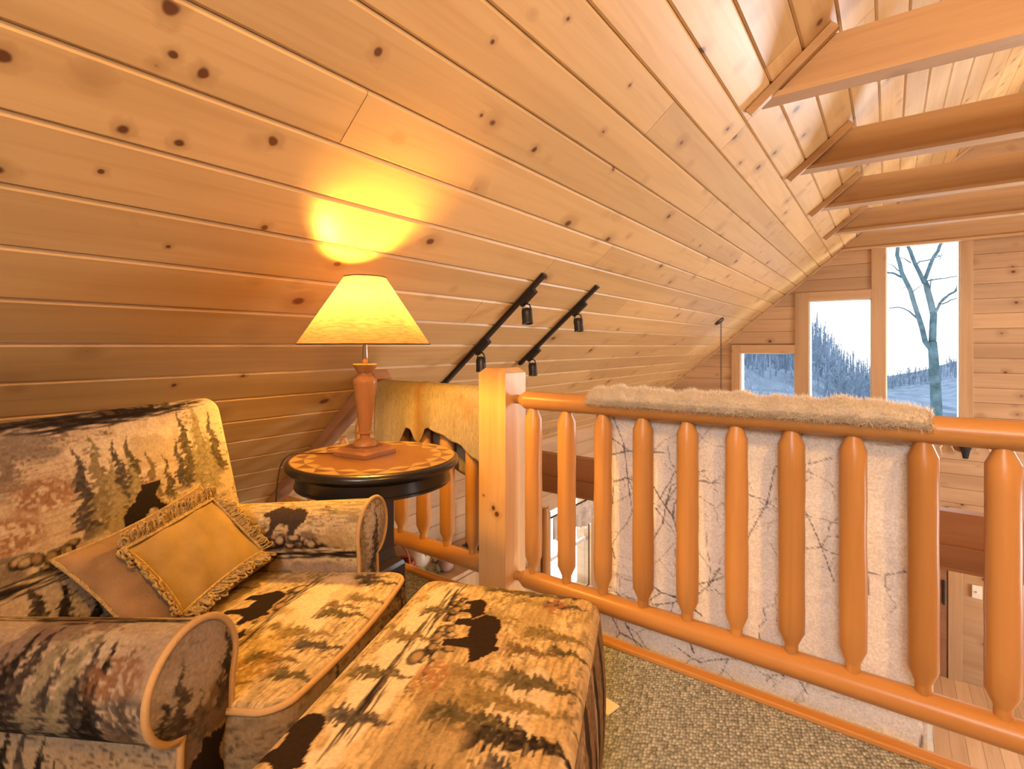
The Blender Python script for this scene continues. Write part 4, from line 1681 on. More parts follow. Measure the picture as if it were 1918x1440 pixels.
# ------------------------------------------------------------------ table lamp
lx, ly = -1.514, 1.186
lamp = tag(empty('table_lamp', (lx, ly, TZ + .0006)), 'lit table lamp with tapered wooden base and cone shade', 'lamp')
vr = math.radians(141.9)
MB().lathe([(.108, 0), (.108, .014), (.101, .017), (.092, .021), (.088, .027), (.086, .030)], 4, rot=vr).build('base_foot', M['lampwoodx'], lamp)
prof = [(.0, .028), (.041, .028), (.044, .033), (.043, .040), (.036, .048), (.024, .053), (.018, .057), (.017, .068), (.019, .072), (.0275, .075), (.028, .079), (.020, .083),
        (.0205, .086), (.0415, .252), (.043, .262), (.041, .266), (.030, .276), (.0245, .283), (.024, .289), (.028, .292), (.030, .297), (.040, .311), (.0425, .317), (.0415, .321), (.010, .322)]
col = MB().lathe(prof, 40, capb=False).build('column', M['lampwood'], lamp, True)
smooth_by_angle(col, 38)
MB().lathe([(.0105, .32), (.0095, .35), (.0075, .40), (.0075, .43)], 16).build('stem', M['chrome'], lamp, True)
MB().lathe([(.013, .40), (.014, .405), (.014, .43), (.012, .435)], 16).build('socket', M['bronze'], lamp, True)
SZ0, SZ1, SR0, SR1 = .392, .630, .229, .0725
shv = MB()
prof_o = [(SR0 + (SR1 - SR0) * t, SZ0 + (SZ1 - SZ0) * t) for t in np.linspace(0, 1, 12)]
shv.lathe(prof_o, 64, capb=False, capt=False)
sh = shv.build('shade', M['shade'], lamp, True)
for r_, z_ in ((SR0, SZ0), (SR1, SZ1)):
    MB().tube([(r_ * math.cos(a), r_ * math.sin(a), z_) for a in np.linspace(0, 2 * math.pi, 65)[:-1]], .0022, 6, closed=True).build('shade_rim', M['shade'], sh, True)
hp = [(.05 * math.sin(t), 0, .41 + .20 * (1 - math.cos(t)) / 2) for t in np.linspace(0, math.pi, 14)]
hp2 = [(-x, y, z) for x, y, z in hp]
MB().tube([(x * 1.0, y, z) for x, y, z in hp], .0016, 6).tube(hp2, .0016, 6).build('harp', M['chrome'], lamp, True)
M['bulb'] = emit('warm_bulb', (1.0, .49, .07), 1150)
MB().lathe([(.012, .435), (.014, .470), (.028, .505), (.0315, .522), (.029, .540), (.020, .552), (.004, .558)], 20).build('bulb', M['bulb'], lamp, True)
cp = [(-.05, -.065, .006), (-.12, -.10, .004), (-.17, -.135, .004), (-.205, -.165, .0), (-.225, -.185, -.03), (-.235, -.195, -.10), (-.238, -.20, -.20), (-.24, -.20, -.40)]
cpp = []
cpa = np.array(cp)
for t in np.linspace(0, len(cp) - 1, 40):
    i = min(int(t), len(cp) - 2)
    w_ = t - i
    p0, p1, p2, p3 = cpa[max(i - 1, 0)], cpa[i], cpa[i + 1], cpa[min(i + 2, len(cp) - 1)]
    cpp.append(.5 * ((2 * p1) + (-p0 + p2) * w_ + (2 * p0 - 5 * p1 + 4 * p2 - p3) * w_ ** 2 + (-p0 + 3 * p1 - 3 * p2 + p3) * w_ ** 3))
MB().tube(cpp, .0022, 6).build('cord', M['cord'], lamp, True)

# ------------------------------------------------------------------ globe lamp added as warm fill, unseen behind the camera
cl = tag(empty('fill_globe_lamp', (1.35, -.45, 2.75)), 'added globe fill light, unseen behind the camera', 'fill light')
M['globe'] = emit('globe_fill_glow', (1.0, .51, .09), 340)
MB().lathe([(.03, .13), (.09, .10), (.125, .03), (.125, -.03), (.09, -.10), (.03, -.125), (0, -.127)], 28, capb=False, capt=False).build('globe', M['globe'], cl, True)
MB().lathe([(.035, .13), (.035, .15), (.012, .16), (.012, zc(1.35) - 2.75 - .03), (.06, zc(1.35) - 2.75 - .02), (.06, zc(1.35) - 2.75 - .06)], 20).build('hanging_rod', M['bronze'], cl, True)

# ------------------------------------------------------------------ track lights on the ceiling
HEADF = lambda y: None


def ceil_pt(x, y, off):
    return np.array([x, y, zc(x)]) + n_dir * off


def track_light(y, xa, xb, heads, label):
    org = ceil_pt((xa + xb) / 2, y, 0)
    root = tag(empty('track_light', tuple(org)), label, 'track light', 'black track lights')
    hl = (xb - xa) / 2 / cs
    ax = np.array([cs, 0, sn])

    def fr(a, b, c):          # along, across (world y), into room
        return tuple(ax * a + np.array([0, 1., 0]) * b + n_dir * c)

    def bx(a0, a1, b0, b1, c0, c1, name, mat, parent=root, bev=.003):
        m = MB().box(a0, a1, b0, b1, c0, c1, bev)
        m.v = [fr(*q) for q in m.v]
        m.f = [f[::-1] for f in m.f]
        return m.build(name, mat, parent)
    bx(-hl, hl, -.017, .017, .001, .021, 'track', M['blackmetal'])
    bx(hl - .012, hl + .004, -.018, .018, .001, .022, 'end_cap', M['blackmetal'])
    for (fx, tilt, sw) in heads:
        a = hl - fx * 2 * hl
        ad_ = bx(a - .062, a + .062, -.018, .018, .0215, .048, 'adapter', M['blackmetal'])
        piv = np.array(fr(a - .03, 0, .050))
        d = np.array([math.sin(tilt), sw, -math.cos(tilt)])
        d = d / np.linalg.norm(d)
        s_ = np.cross(d, [0, 1., 0])
        s_ = s_ / np.linalg.norm(s_)
        e_ = np.cross(d, s_)
        hc = piv + d * .052
        yk = MB()
        for sg in (1, -1):
            yk.tube([piv, piv + s_ * .022 * sg + d * .012, hc + s_ * .031 * sg - d * .006, hc + s_ * .031 * sg + d * .014], .0045, 6)
        yk.build('yoke', M['blackmetal'], root)
        hd = MB()
        pr_ = [(.006, -.026), (.020, -.022), (.028, -.010), (.030, .004), (.030, .052), (.0315, .056), (.0315, .066), (.027, .066), (.024, .056), (.0, .054)]
        vs, n_ = [], 24
        for r_, z_ in pr_:
            for i in range(n_):
                w_ = 2 * math.pi * i / n_
                vs.append(hc + d * z_ + (s_ * math.cos(w_) + e_ * math.sin(w_)) * r_)
        fs = [(j * n_ + i, j * n_ + (i + 1) % n_, (j + 1) * n_ + (i + 1) % n_, (j + 1) * n_ + i) for j in range(len(pr_) - 1) for i in range(n_)]
        hd.add(vs, fs)
        h_ = hd.build('lamp_head', M['blackmetal'], root)
        smooth_by_angle(h_, 40)
        ln = MB()
        vs = [hc + d * .060 + (s_ * math.cos(2 * math.pi * i / 20) + e_ * math.sin(2 * math.pi * i / 20)) * .0265 for i in range(20)]
        ln.add(vs, [tuple(range(20))])
        ln.build('lens', M['chrome'], h_)
    return root


track_light(2.40, -2.33, -1.535, ((.155, .15, -.1), (.57, .1, -.1)), 'longer black track light just behind the newel post, two heads')
track_light(3.05, -2.16, -1.54, ((.24, .12, -.05), (.83, .15, -.1)), 'shorter black track light further from the lamp, two heads')

# ------------------------------------------------------------------ pendant on a chain in the open room
pp_ = ceil_pt(-1.652, 6.5, 0)
pen = tag(empty('pendant_lamp', tuple(pp_)), 'bronze pendant canopy with long chain hanging by the small window', 'pendant lamp')
vs, n_ = [], 28
pr_ = [(.0, .001), (.062, .001), (.062, .012), (.052, .024), (.02, .032), (.0, .033)]
for r_, z_ in pr_:
    for i in range(n_):
        w_ = 2 * math.pi * i / n_
        vs.append(q_dir * r_ * math.cos(w_) + u_dir * r_ * math.sin(w_) + n_dir * z_)
fs = [(j * n_ + i, (j + 1) * n_ + i, (j + 1) * n_ + (i + 1) % n_, j * n_ + (i + 1) % n_) for j in range(len(pr_) - 1) for i in range(n_)]
obj('canopy', vs, fs, M['bronze'], pen, True)
chn = MB()
z_ = -.03
k = 0
top_off = n_dir * .035
while z_ > -1.36:
    w_ = (0, 1) if k % 2 else (1, 0)
    chn.tube([np.array([top_off[0], 0, 0]) + np.array([w_[0] * .008 * math.cos(a), w_[1] * .008 * math.cos(a), z_ + .019 * math.sin(a)]) for a in np.linspace(0, 2 * math.pi, 11)[:-1]], .0028, 5, closed=True)
    z_ -= .029
    k += 1
chn.build('chain', M['bronze'], pen)
dome = MB().lathe([(.02, 0), (.05, -.02), (.13, -.07), (.18, -.15), (.185, -.16), (.178, -.15), (.128, -.076), (.048, -.026), (.0, -.01)], 32, (top_off[0], 0, -1.36), False, False)
dome.build('shade', M['shade'], pen, True)
M['bulb2'] = emit('pendant_bulb', (1.0, .66, .34), 90)
MB().lathe([(.012, -.03), (.03, -.07), (.032, -.09), (.02, -.115), (.004, -.12)], 16, (top_off[0], 0, -1.36)).build('bulb', M['bulb2'], pen, True)

# ------------------------------------------------------------------ fleece-backed blanket hung over the rail
bl = tag(empty('fleece_blanket', (0, YRAIL, 0)), 'white fleece blanket with snowy branch print hung over the railing', 'blanket')
BX0, BX1 = -.905, .075
RO = .0405                               # just outside the rail
cbk = Canvas(1.1, 1.15, 91, base=(.72, .66, .60), other=(.80, .75, .69), third=(.66, .60, .55), ink=0)
cr = np.random.default_rng(5)


def seg(c, p0, p1, th, col=(.05, .035, .035), al=.9):
    (x0, y0), (x1, y1) = p0, p1
    c = c.window(min(x0, x1) - .01, max(x0, x1) + .01, min(y0, y1) - .01, max(y0, y1) + .01)
    if c is None:
        return
    dx, dy = x1 - x0, y1 - y0
    L2 = dx * dx + dy * dy + 1e-9
    t = np.clip(((c.X - x0) * dx + (c.Y - y0) * dy) / L2, 0, 1)
    d = np.hypot(c.X - x0 - t * dx, c.Y - y0 - t * dy)
    c.put(np.clip((th * (1 - .4 * t) - d) / .0015 + .5, 0, 1), col, al)


def twig(c, p, ang, ln, th, depth, dark):
    q = p
    for k in range(3):
        ang2 = ang + cr.normal(0, .28)
        e = (q[0] + ln / 3 * math.cos(ang2), q[1] + ln / 3 * math.sin(ang2))
        seg(c, q, e, th, dark, .9 if depth < 2 else .7)
        if depth < 3 and cr.random() < .62:
            twig(c, e, ang2 + cr.choice([-1, 1]) * cr.uniform(.5, 1.2), ln * cr.uniform(.4, .75), th * .72, depth + 1, dark)
        q = e


for _ in range(16):
    g = cr.uniform(.03, .16)
    twig(cbk, (cr.uniform(0, 1.05), cr.uniform(0, 1.1)), cr.uniform(0, 6.28), cr.uniform(.18, .42), cr.uniform(.0018, .0034), 0, (g, g * .8, g * .75))
for _ in range(10):
    twig(cbk, (cr.uniform(0, 1.05), cr.uniform(0, 1.1)), cr.uniform(0, 6.28), cr.uniform(.15, .3), .0016, 1, (.36, .29, .24))
seg(cbk, (.975, 0), (.960, 1.1), .002, (.40, .33, .28), .6)
cbk.put(((cbk.X > .972)).astype(float), (.62, .50, .38), .35)
seg(cbk, (.055, 0), (.055, 1.1), .002, (.42, .34, .29), .6)
# the same sheet, printed side inwards: front lip, over the rail, down behind
zt_ = ZT


def blanket_curve():
    pts = []
    for a in np.linspace(math.radians(172), math.radians(-5), 40):
        pts.append((RO * math.cos(a), zt_ + RO * math.sin(a)))
    for z in np.linspace(zt_ - .03, -.22, 190):
        pts.append((RO + .016 * min(1, (zt_ - z) / .2), z))
    return np.array(pts)


bc, bs = resample(blanket_curve(), .004)
xs_ = np.linspace(BX0, BX1, 250)
S_, X_ = np.meshgrid(np.arange(len(bc)), xs_, indexing='ij')
zz = bc[S_, 1]
hang = np.clip((zt_ - .06 - zz) / .2, 0, 1)
wr_ = np.zeros_like(zz)
for _ in range(60):
    x0, z0 = cr.uniform(BX0, BX1), cr.uniform(-.2, .75)
    a = cr.uniform(0, 3.14)
    u_ = (X_ - x0) * math.cos(a) + (zz - z0) * math.sin(a)
    v_ = -(X_ - x0) * math.sin(a) + (zz - z0) * math.cos(a)
    wr_ += cr.uniform(-.006, .006) * np.exp(-(u_ / cr.uniform(.04, .12)) ** 2 - (v_ / .014) ** 2)
wr_ += .007 * np.sin(X_ * 21 + zz * 3) + .004 * np.sin(X_ * 47 - zz * 5)
yy = bc[S_, 0] + hang * (wr_ + .012)
Xs = X_ + (X_ - BX0) / (BX1 - BX0) * hang * .012
P = np.stack([Xs, yy, zz], -1)
cc = cbk.sample(np.clip(X_ - BX0, 0, 1.09), np.clip(zz + .25, 0, 1.14))
lining = print_mesh('printed_lining', [(P, cc, False)], M['camo'], bl)
# fleece layer outside of it
NT = np.zeros(P.shape)
dS = np.gradient(P, axis=0)
dX = np.gradient(P, axis=1)
nn = np.cross(dX, dS)
nn /= np.linalg.norm(nn, axis=-1, keepdims=True) + 1e-9
mid_i = 20
if nn[mid_i, 100, 2] < 0:
    nn = -nn
endt = np.clip(np.minimum((X_ - BX0) / .03, (BX1 - X_) / .09), 0, 1) ** .5
lip = np.clip(bs[S_] / .02, 0, 1) ** .5
lum = .024 + .006 * np.sin(X_ * 31 + 1.3) * np.sin(X_ * 13) + .004 * np.sin(X_ * 73 + bs[S_] * 60)
th_ = (lum * np.where(zz > zt_ - .03, 1, .5)) * endt * lip + .002
Pf = P + nn * th_[..., None]
ext = np.clip((.05 - np.minimum(X_ - BX0, BX1 - X_)) / .05, 0, 1)
Pf[..., 0] += np.sign(X_ - (BX0 + BX1) / 2) * ext * .018
sub = (slice(None, None, 2), slice(None, None, 2))
g1, g0 = Pf[sub], (P + nn * .0012)[sub]
n_, m_ = g1.shape[:2]
vs = np.concatenate([g0.reshape(-1, 3), g1.reshape(-1, 3)])
fs = []
for i in range(n_ - 1):
    for j in range(m_ - 1):
        a = n_ * m_ + i * m_ + j
        fs.append((a, a + m_, a + m_ + 1, a + 1))
for i in range(n_ - 1):
    for j, fl_ in ((0, 0), (m_ - 1, 1)):
        a, b = i * m_ + j, n_ * m_ + i * m_ + j
        q = (a, a + m_, b + m_, b)
        fs.append(q[::-1] if fl_ else q)
for j in range(m_ - 1):
    for i in (0, n_ - 1):
        a, b = i * m_ + j, n_ * m_ + i * m_ + j
        fs.append((a, b, b + 1, a + 1))
flc = obj('fleece', vs, fs, M['fleece'], bl, True)
# loose pile of the fleece on the rail
r3 = np.random.default_rng(8)
NP = 42000
ii = r3.integers(0, 56, NP)
jj = r3.integers(0, 250, NP)
ed = r3.random(NP) < .12
ii = np.where(ed, r3.integers(0, 4, NP), ii)
base = Pf[ii, jj] + r3.normal(0, .002, (NP, 3))
nr = nn[ii, jj] + r3.normal(0, .45, (NP, 3)) + np.array([0, 0, -.12])
nr /= np.linalg.norm(nr, axis=1, keepdims=True)
ln_ = r3.uniform(.007, .019, NP)[:, None]
sd = np.cross(nr, r3.normal(0, 1, (NP, 3)))
sd /= np.linalg.norm(sd, axis=1, keepdims=True)
wd = .0011
tip = base + nr * ln_
V_ = np.stack([base - sd * wd - nr * .003, base + sd * wd - nr * .003, tip], 1).reshape(-1, 3)
F_ = np.arange(NP * 3).reshape(-1, 3)
pile = obj('fleece_pile', V_, F_, M['fleece'], bl)
pile['kind'] = 'stuff'

# ------------------------------------------------------------------ animal hide over the left railing
hd_ = tag(empty('animal_hide', (0, YRAIL, 0)), 'golden animal hide draped over the railing behind the lamp', 'hide')
HX0, HX1 = -2.135, -1.432
prof_x = [-2.16, -2.12, -2.00, -1.93, -1.905, -1.88, -1.855, -1.835, -1.815, -1.795, -1.77, -1.73, -1.70, -1.66, -1.60, -1.53, -1.47, -1.432]
prof_z = [.60, .565, .560, .58, .62, .656, .645, .60, .585, .61, .652, .668, .664, .645, .628, .605, .560, .545]
nx_ = 180
hx = np.linspace(HX0, HX1, nx_)
zbot = np.interp(hx, prof_x, prof_z) + .004 * np.sin(hx * 60)
zback = .50 + .06 * np.sin(hx * 9)
RH = .0425
rows = []
for t in np.linspace(0, 1, 34):
    rows.append(('f', t))
for a in np.linspace(math.radians(185), math.radians(-5), 22):
    rows.append(('a', a))
for t in np.linspace(0, 1, 20):
    rows.append(('b', t))
HP = np.zeros((len(rows), nx_, 3))
for i, (kd, t) in enumerate(rows):
    if kd == 'f':
        z = zbot + (ZT - .012 - zbot) * t
        y = -RH - .010 * (1 - t) ** 2 - .012 * np.sin((hx + 1.8) * 11) ** 2 * (1 - t) - .006 * np.sin(hx * 37 + 2) * (1 - t)
        y = y - .010 * np.exp(-((hx + 1.815) / .02) ** 2) * 0
    elif kd == 'a':
        z = np.full(nx_, ZT + RH * math.sin(t) + .003 * math.sin(t))
        y = np.full(nx_, RH * math.cos(t))
    else:
        z = (ZT - .012) * (1 - t) + zback * t
        y = np.full(nx_, RH + .012 * t)
    HP[i, :, 0], HP[i, :, 1], HP[i, :, 2] = hx, y, z
    if kd != 'b':
        HP[i, :, 2] += .004 * np.exp(-((hx + 1.815) / .018) ** 2)
nrw = len(rows)
vs = HP.reshape(-1, 3)
fs = [(i * nx_ + j, i * nx_ + j + 1, (i + 1) * nx_ + j + 1, (i + 1) * nx_ + j) for i in range(nrw - 1) for j in range(nx_ - 1)]
pelt = obj('pelt', vs, fs, M['hide'], hd_, True)
sm = pelt.modifiers.new('thickness', 'SOLIDIFY')
sm.thickness = .004
sm.offset = 1.0

# ------------------------------------------------------------------ small thing on the carpet
reg = tag(board('floor_register', -.86, -.635, 1.37, 1.425, .0, .004, M['white'], None, .001), 'pale flat vent plate on the carpet beside the ottoman', 'floor register')
reg.rotation_euler = (0, 0, math.radians(-12))

# ------------------------------------------------------------------ lower room seen between the balusters
w7 = tag(empty('window_7'), 'lower left wall window under a cream valance', None, None, 'structure')
board('casing', XK, XK + .03, LW[0] - .09, LW[0], LW[2] - .09, LW[3] + .02, M['trimz'], w7)
board('casing', XK, XK + .03, LW[1], LW[1] + .09, LW[2] - .09, LW[3] + .02, M['trimz'], w7)
board('sill', XK, XK + .05, LW[0], LW[1], LW[2] - .05, LW[2], M['trimx'], w7)
ym = (LW[0] + LW[1]) / 2
board('meeting_rail', XK - .09, XK - .05, LW[0], LW[1], (LW[2] + LW[3]) / 2 - .02, (LW[2] + LW[3]) / 2 + .02, M['white'], w7)
board('mullion', XK - .09, XK - .05, ym - .02, ym + .02, LW[2], LW[3], M['white'], w7)
board('pane', XK - .075, XK - .07, LW[0], LW[1], LW[2], LW[3], M['glass'], w7, 0)
lp = tag(empty('wall_log', (XK + .05, 5.22, ZL)), 'upright half log beside the lower valance window', 'log')
log('upright_log', (0, 0, 0), 2.02, .045, 91, M['logz'], lp, tenon=.0, r_t=.03, taper=.04)
vl = tag(empty('window_valance', (XK + .06, LW[0] - .06, -1.0)), 'cream gathered valance over the lower left window', 'valance')
VY, VZ = np.meshgrid(np.linspace(0, 1.16, 120), np.linspace(0, -.30, 24), indexing='ij')
vx = .035 + .030 * np.sin(VY * 42) * (.35 + .65 * (-VZ / .30)) + .01 * np.sin(VY * 17)
vz = VZ + .03 * np.sin(VY * 42 + 1) * (-VZ / .3) + .05 * np.sin(VY * 5.5) * (-VZ / .3)
vs = np.stack([vx, VY, vz], -1).reshape(-1, 3)
fs = [(i * 24 + j, (i + 1) * 24 + j, (i + 1) * 24 + j + 1, i * 24 + j + 1) for i in range(119) for j in range(23)]
vc = obj('gathered_cloth', vs, fs, M['valance'], vl, True)
vm = vc.modifiers.new('thickness', 'SOLIDIFY')
vm.thickness = .004
MB().tube([(.03, -.03, .0), (.03, 1.19, .0)], .012, 10).build('curtain_rod', M['bronze'], vl, True)
tag(board('wall_plaque', XK, XK + .02, 4.93, 5.03, -1.62, -1.22, M['handle'], None, .003), 'narrow black plaque on the lower wall seen between balusters', 'plaque')

cab = tag(empty('wall_cabinet', (XK + .25, 3.1, -.82)), 'wall cabinet below the loft with decorations on top', 'cabinet')
board('body', -.235, .235, -1.0, 1.0, -.75, -.02, M['trimx'], cab)
board('top_board', -.24, .26, -1.02, 1.02, -.02, 0, M['trimx'], cab)
for k in range(4):
    d_ = board('door', .236, .254, -.99 + k * .5, -.51 + k * .5, -.73, -.05, M['trimz'], cab)
    board('knob', .01, .03, -.2, -.18, .0, .02, M['bronze'], d_)
CZ = -.82
bk = tag(empty('wicker_basket', (-3.03, 2.70, CZ)), 'reddish ribbed wicker basket on the cabinet behind the railing', 'basket')
for k in range(9):
    rr_ = .10 + .03 * math.sin(math.pi * (k + .5) / 9)
    MB().tube([(rr_ * math.cos(a), rr_ * math.sin(a), .013 + k * .025) for a in np.linspace(0, 2 * math.pi, 29)[:-1]], .0135, 6, closed=True).build('woven_band', M['basket'], bk, True)
MB().tube([(.11 * math.cos(a), 0, .22 + .13 * math.sin(a)) for a in np.linspace(0, math.pi, 16)], .009, 6).build('handle', M['basket'], bk, True)
jr = tag(empty('ceramic_jug', (-3.16, 3.02, CZ)), 'pale cream jug behind the green leaves on the cabinet', 'jug')
MB().lathe([(.05, 0), (.085, .05), (.095, .12), (.07, .20), (.045, .24), (.05, .28), (.046, .28), (.04, .24)], 28, capt=False).build('jug_body', M['cream'], jr, True)
MB().tube([(.05 + .05 * math.sin(a), 0, .25 - .12 * (1 - math.cos(a)) / 2) for a in np.linspace(0, math.pi, 12)], .009, 6).build('handle', M['cream'], jr, True)
pt = tag(empty('clay_pot', (-2.98, 3.16, CZ)), 'small pinkish round clay pot on the cabinet', 'pot')
MB().lathe([(.03, 0), (.06, .03), (.068, .07), (.05, .11), (.035, .12), (.04, .135), (.03, .13)], 24, capt=False).build('pot_body', M['clay'], pt, True)
MB().lathe([(.038, .135), (.034, .145), (.01, .15), (.012, .16), (.0, .165)], 20, capb=False, capt=False).build('lid', M['clay'], pt, True)
gp_ = tag(empty('leafy_garland', (-3.02, 3.1, CZ)), 'dusty green leafy garland lying on the cabinet', 'garland')
r4 = random.Random(3)
stem = [(.10 * math.sin(k * .9), -.22 + k * .06, .03 + .012 * math.sin(k * 2)) for k in range(11)]
MB().tube(stem, .005, 6).build('stem', M['cord'], gp_, True)
for k in range(46):
    b0 = np.array(stem[r4.randrange(len(stem))]) + np.array([r4.uniform(-.02, .02), r4.uniform(-.03, .03), 0])
    d = np.array([r4.uniform(-1, 1), r4.uniform(-1, 1), r4.uniform(.1, 1.0)])
    d /= np.linalg.norm(d)
    s_ = np.cross(d, [0, 0, 1.])
    s_ /= np.linalg.norm(s_) + 1e-6
    l_ = r4.uniform(.05, .10)
    nn_ = np.cross(s_, d) * .006
    vs = [b0, b0 + d * l_ * .45 + s_ * .016 + nn_, b0 + d * l_, b0 + d * l_ * .45 - s_ * .016 + nn_, b0 + d * l_ * .45 - nn_]
    obj('leaf', vs, [(0, 1, 4), (1, 2, 4), (2, 3, 4), (3, 0, 4), (0, 3, 1), (1, 3, 2)], M['green'], gp_)
rk = tag(empty('slotted_rack', (-3.12, 3.70, CZ)), 'dark slotted metal rack at the cabinet end', 'rack')
sl_ = MB()
sl_.box(-.11, .11, -.008, .008, 0, .06).box(-.11, .11, -.008, .008, .10, .14).box(-.11, .11, -.008, .008, .18, .22).box(-.11, .11, -.008, .008, .26, .36)
sl_.box(-.11, -.06, -.008, .008, 0, .36).box(.06, .11, -.008, .008, 0, .36)
sl_.build('slotted_panel', M['greymetal'], rk)
MB().box(-.11, .11, -.06, .06, 0, .008).build('base_plate', M['greymetal'], rk)

# lower gable: door, frame, switch
dr = tag(empty('door_1'), 'brown door in the lower gable wall', None, None, 'structure')
board('door_leaf', -.28, .555, YG - .02, YG + .015, ZL, -.9, M['redx'], dr)
board('casing', .57, .70, YG - .025, YG + .0, ZL, -.86, M['trimz'], dr)
board('handle', .515, .54, YG - .075, YG - .02, -2.02, -1.74, M['handle'], dr, .006)
sw_ = tag(empty('light_switch', (.83, YG - .0035, -1.81)), 'white switch plate beside the lower door', 'light switch')
board('plate', -.045, .045, -.003, .003, -.075, .075, M['white'], sw_, .001)
board('toggle', -.006, .006, -.016, -.003, -.012, .012, M['white'], sw_, .001)
sc_ = tag(empty('wall_sconce', (1.34, YG - .03, -1.62)), 'lit warm wall sconce low on the gable at the right edge', 'wall lamp')
board('back_plate', -.05, .05, .0, .03, -.09, .09, M['bronze'], sc_, .004)
M['sconce'] = emit('sconce_glass', (1.0, .60, .22), 38)
MB().lathe([(.035, -.07), (.055, -.03), (.06, .03), (.05, .09)], 20, (0, -.09, 0)).build('glass_shade', M['sconce'], sc_, True)
MB().tube([(0, 0, -.05), (0, -.05, -.09), (0, -.09, -.075)], .008, 8).build('bracket', M['bronze'], sc_, True)
# antlers on the gable wall
an = tag(empty('antler_mount', (.70, YG - .01, -.10)), 'pale antlers mounted low on the gable wall', 'antlers')
MB().lathe([(.09, 0), (.10, .012), (.085, .025), (0, .03)], 24).build('plaque', M['redx'], an, rot=(math.radians(90), 0, 0))
sk = MB().lathe([(.0, -.16), (.025, -.155), (.035, -.10), (.055, -.02), (.06, .03), (.04, .06), (0, .07)], 16, capb=False, capt=False).build('skull_fur', M['darkfur'], an, True, loc=(.02, -.08, 0))
for sg in (-1, 1):
    main = [(sg * .03, -.05, .03), (sg * .10, -.12, .07), (sg * .18, -.18, .04), (sg * .22, -.22, -.04), (sg * .20, -.24, -.12)]
    an_ = MB().tube(main, [.016, .016, .014, .011, .004], 8).build('antler', M['antler'], an, True)
    MB().tube([(sg * .12, -.14, .06), (sg * .11, -.17, -.02), (sg * .08, -.18, -.09)], [.011, .009, .002], 6).build('tine', M['antler'], an_, True)
    MB().tube([(sg * .19, -.19, .02), (sg * .26, -.17, -.02), (sg * .29, -.16, -.10)], [.011, .009, .002], 6).build('tine', M['antler'], an_, True)

# ------------------------------------------------------------------ outside
M['hill'] = simple('haze_tinted_hillside', (.12, .165, .24), rough=1.0, var=.3, vscale=.25, spec=0)  # blue-grey distance haze is put into the base colour
M['bark'] = simple('pale_winter_bark', (.055, .095, .125), rough=1.0, var=.35, vscale=6, spec=0)
M['twig'] = simple('haze_tinted_twigs', (.125, .175, .25), rough=1.0, var=.35, vscale=.8, spec=0)  # carries the same haze tint as the hill
RA = [(at(u, v, 150.)[0], at(u, v, 150.)[2]) for u, v in ((900, 560), (1300, 590), (1430, 610), (1516, 632), (1545, 655), (1575, 700), (1600, 722), (1660, 740), (1918, 760))]
RB = [(at(u, v, 400.)[0], at(u, v, 400.)[2]) for u, v in ((900, 690), (1500, 712), (1600, 716), (1632, 706), (1660, 703), (1700, 700), (1740, 690), (1797, 674), (1918, 655), (2300, 640))]


def hill_z(x, y):
    za = np.interp(x * 150. / max(y, 1), [p[0] for p in RA], [p[1] for p in RA])
    zb = np.interp(x * 400. / max(y, 1), [p[0] for p in RB], [p[1] for p in RB])
    if y < 150:
        t = (y - 14) / 136.
        return -5.2 + (za + 5.2) * t ** 1.3
    t = min(1, (y - 150) / 250.)
    dip = -8 * math.sin(math.pi * t)
    return za * (1 - t) + zb * t + dip


ys_ = list(np.linspace(9, 150, 30)) + list(np.linspace(165, 400, 22)) + [460, 520]
vs, fs = [], []
nxx = 90
for y in ys_:
    for i in range(nxx):
        x = (-.85 + 1.9 * i / (nxx - 1)) * (y + 6)
        z = hill_z(x, y) if y <= 400 else hill_z(x, 400) - (y - 400) * .25
        vs.append((x, y, z + .4 * math.sin(x * .3 + y)))
for j in range(len(ys_) - 1):
    for i in range(nxx - 1):
        a = j * nxx + i
        fs.append((a, a + 1, a + nxx + 1, a + nxx))
tag(obj('hillside', vs, fs, M['hill'], None, True), 'haze-tinted wooded winter hillside beyond the windows', 'hillside', None, 'stuff')
# distant bare woods standing on it
r5 = np.random.default_rng(17)
V_, F_ = [], []


def spike(p, q, w0, w1):
    p, q = np.array(p), np.array(q)
    d = q - p
    s_ = np.array([1., 0, 0]) if abs(d[2]) > abs(d[0]) else np.array([0, 0, 1.])
    t_ = np.array([0, 1., 0])
    k = len(V_)
    for c, w in ((p, w0), (q, w1)):
        V_.append(c + s_ * w)
        V_.append(c - s_ * w * .5 + t_ * w * .87)
        V_.append(c - s_ * w * .5 - t_ * w * .87)
    for i in range(3):
        F_.append((k + i, k + (i + 1) % 3, k + 3 + (i + 1) % 3, k + 3 + i))


for _ in range(2200):
    y = r5.uniform(60, 155) if r5.random() < .5 else r5.uniform(330, 400)
    far = y > 300
    x = y * r5.uniform(-.36, -.02) if not far else y * r5.uniform(-.15, .28)
    z = hill_z(x, y) - .5
    hh = r5.uniform(5, 9) * (1.0 if not far else .8) * (.75 if y < 110 else 1)
    w_ = .09 if not far else .12
    top = np.array([x + r5.normal(0, .4), y, z + hh])
    spike((x, y, z), top, w_ * 1.4, w_ * .4)
    for k in range(7):
        t = r5.uniform(.3, .95)
        b0 = np.array([x, y, z]) * (1 - t) + top * t
        dr_ = r5.uniform(-1, 1)
        spike(b0, b0 + np.array([dr_ * 1.4, r5.uniform(-.8, .8), r5.uniform(.6, 1.6)]) * (1.15 - t) * (1.6 if not far else 2.4), w_ * .5, w_ * .15)
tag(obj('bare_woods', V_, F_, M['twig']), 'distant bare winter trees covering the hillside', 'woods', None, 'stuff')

# the tree in front of the tall window
YT = 17.0


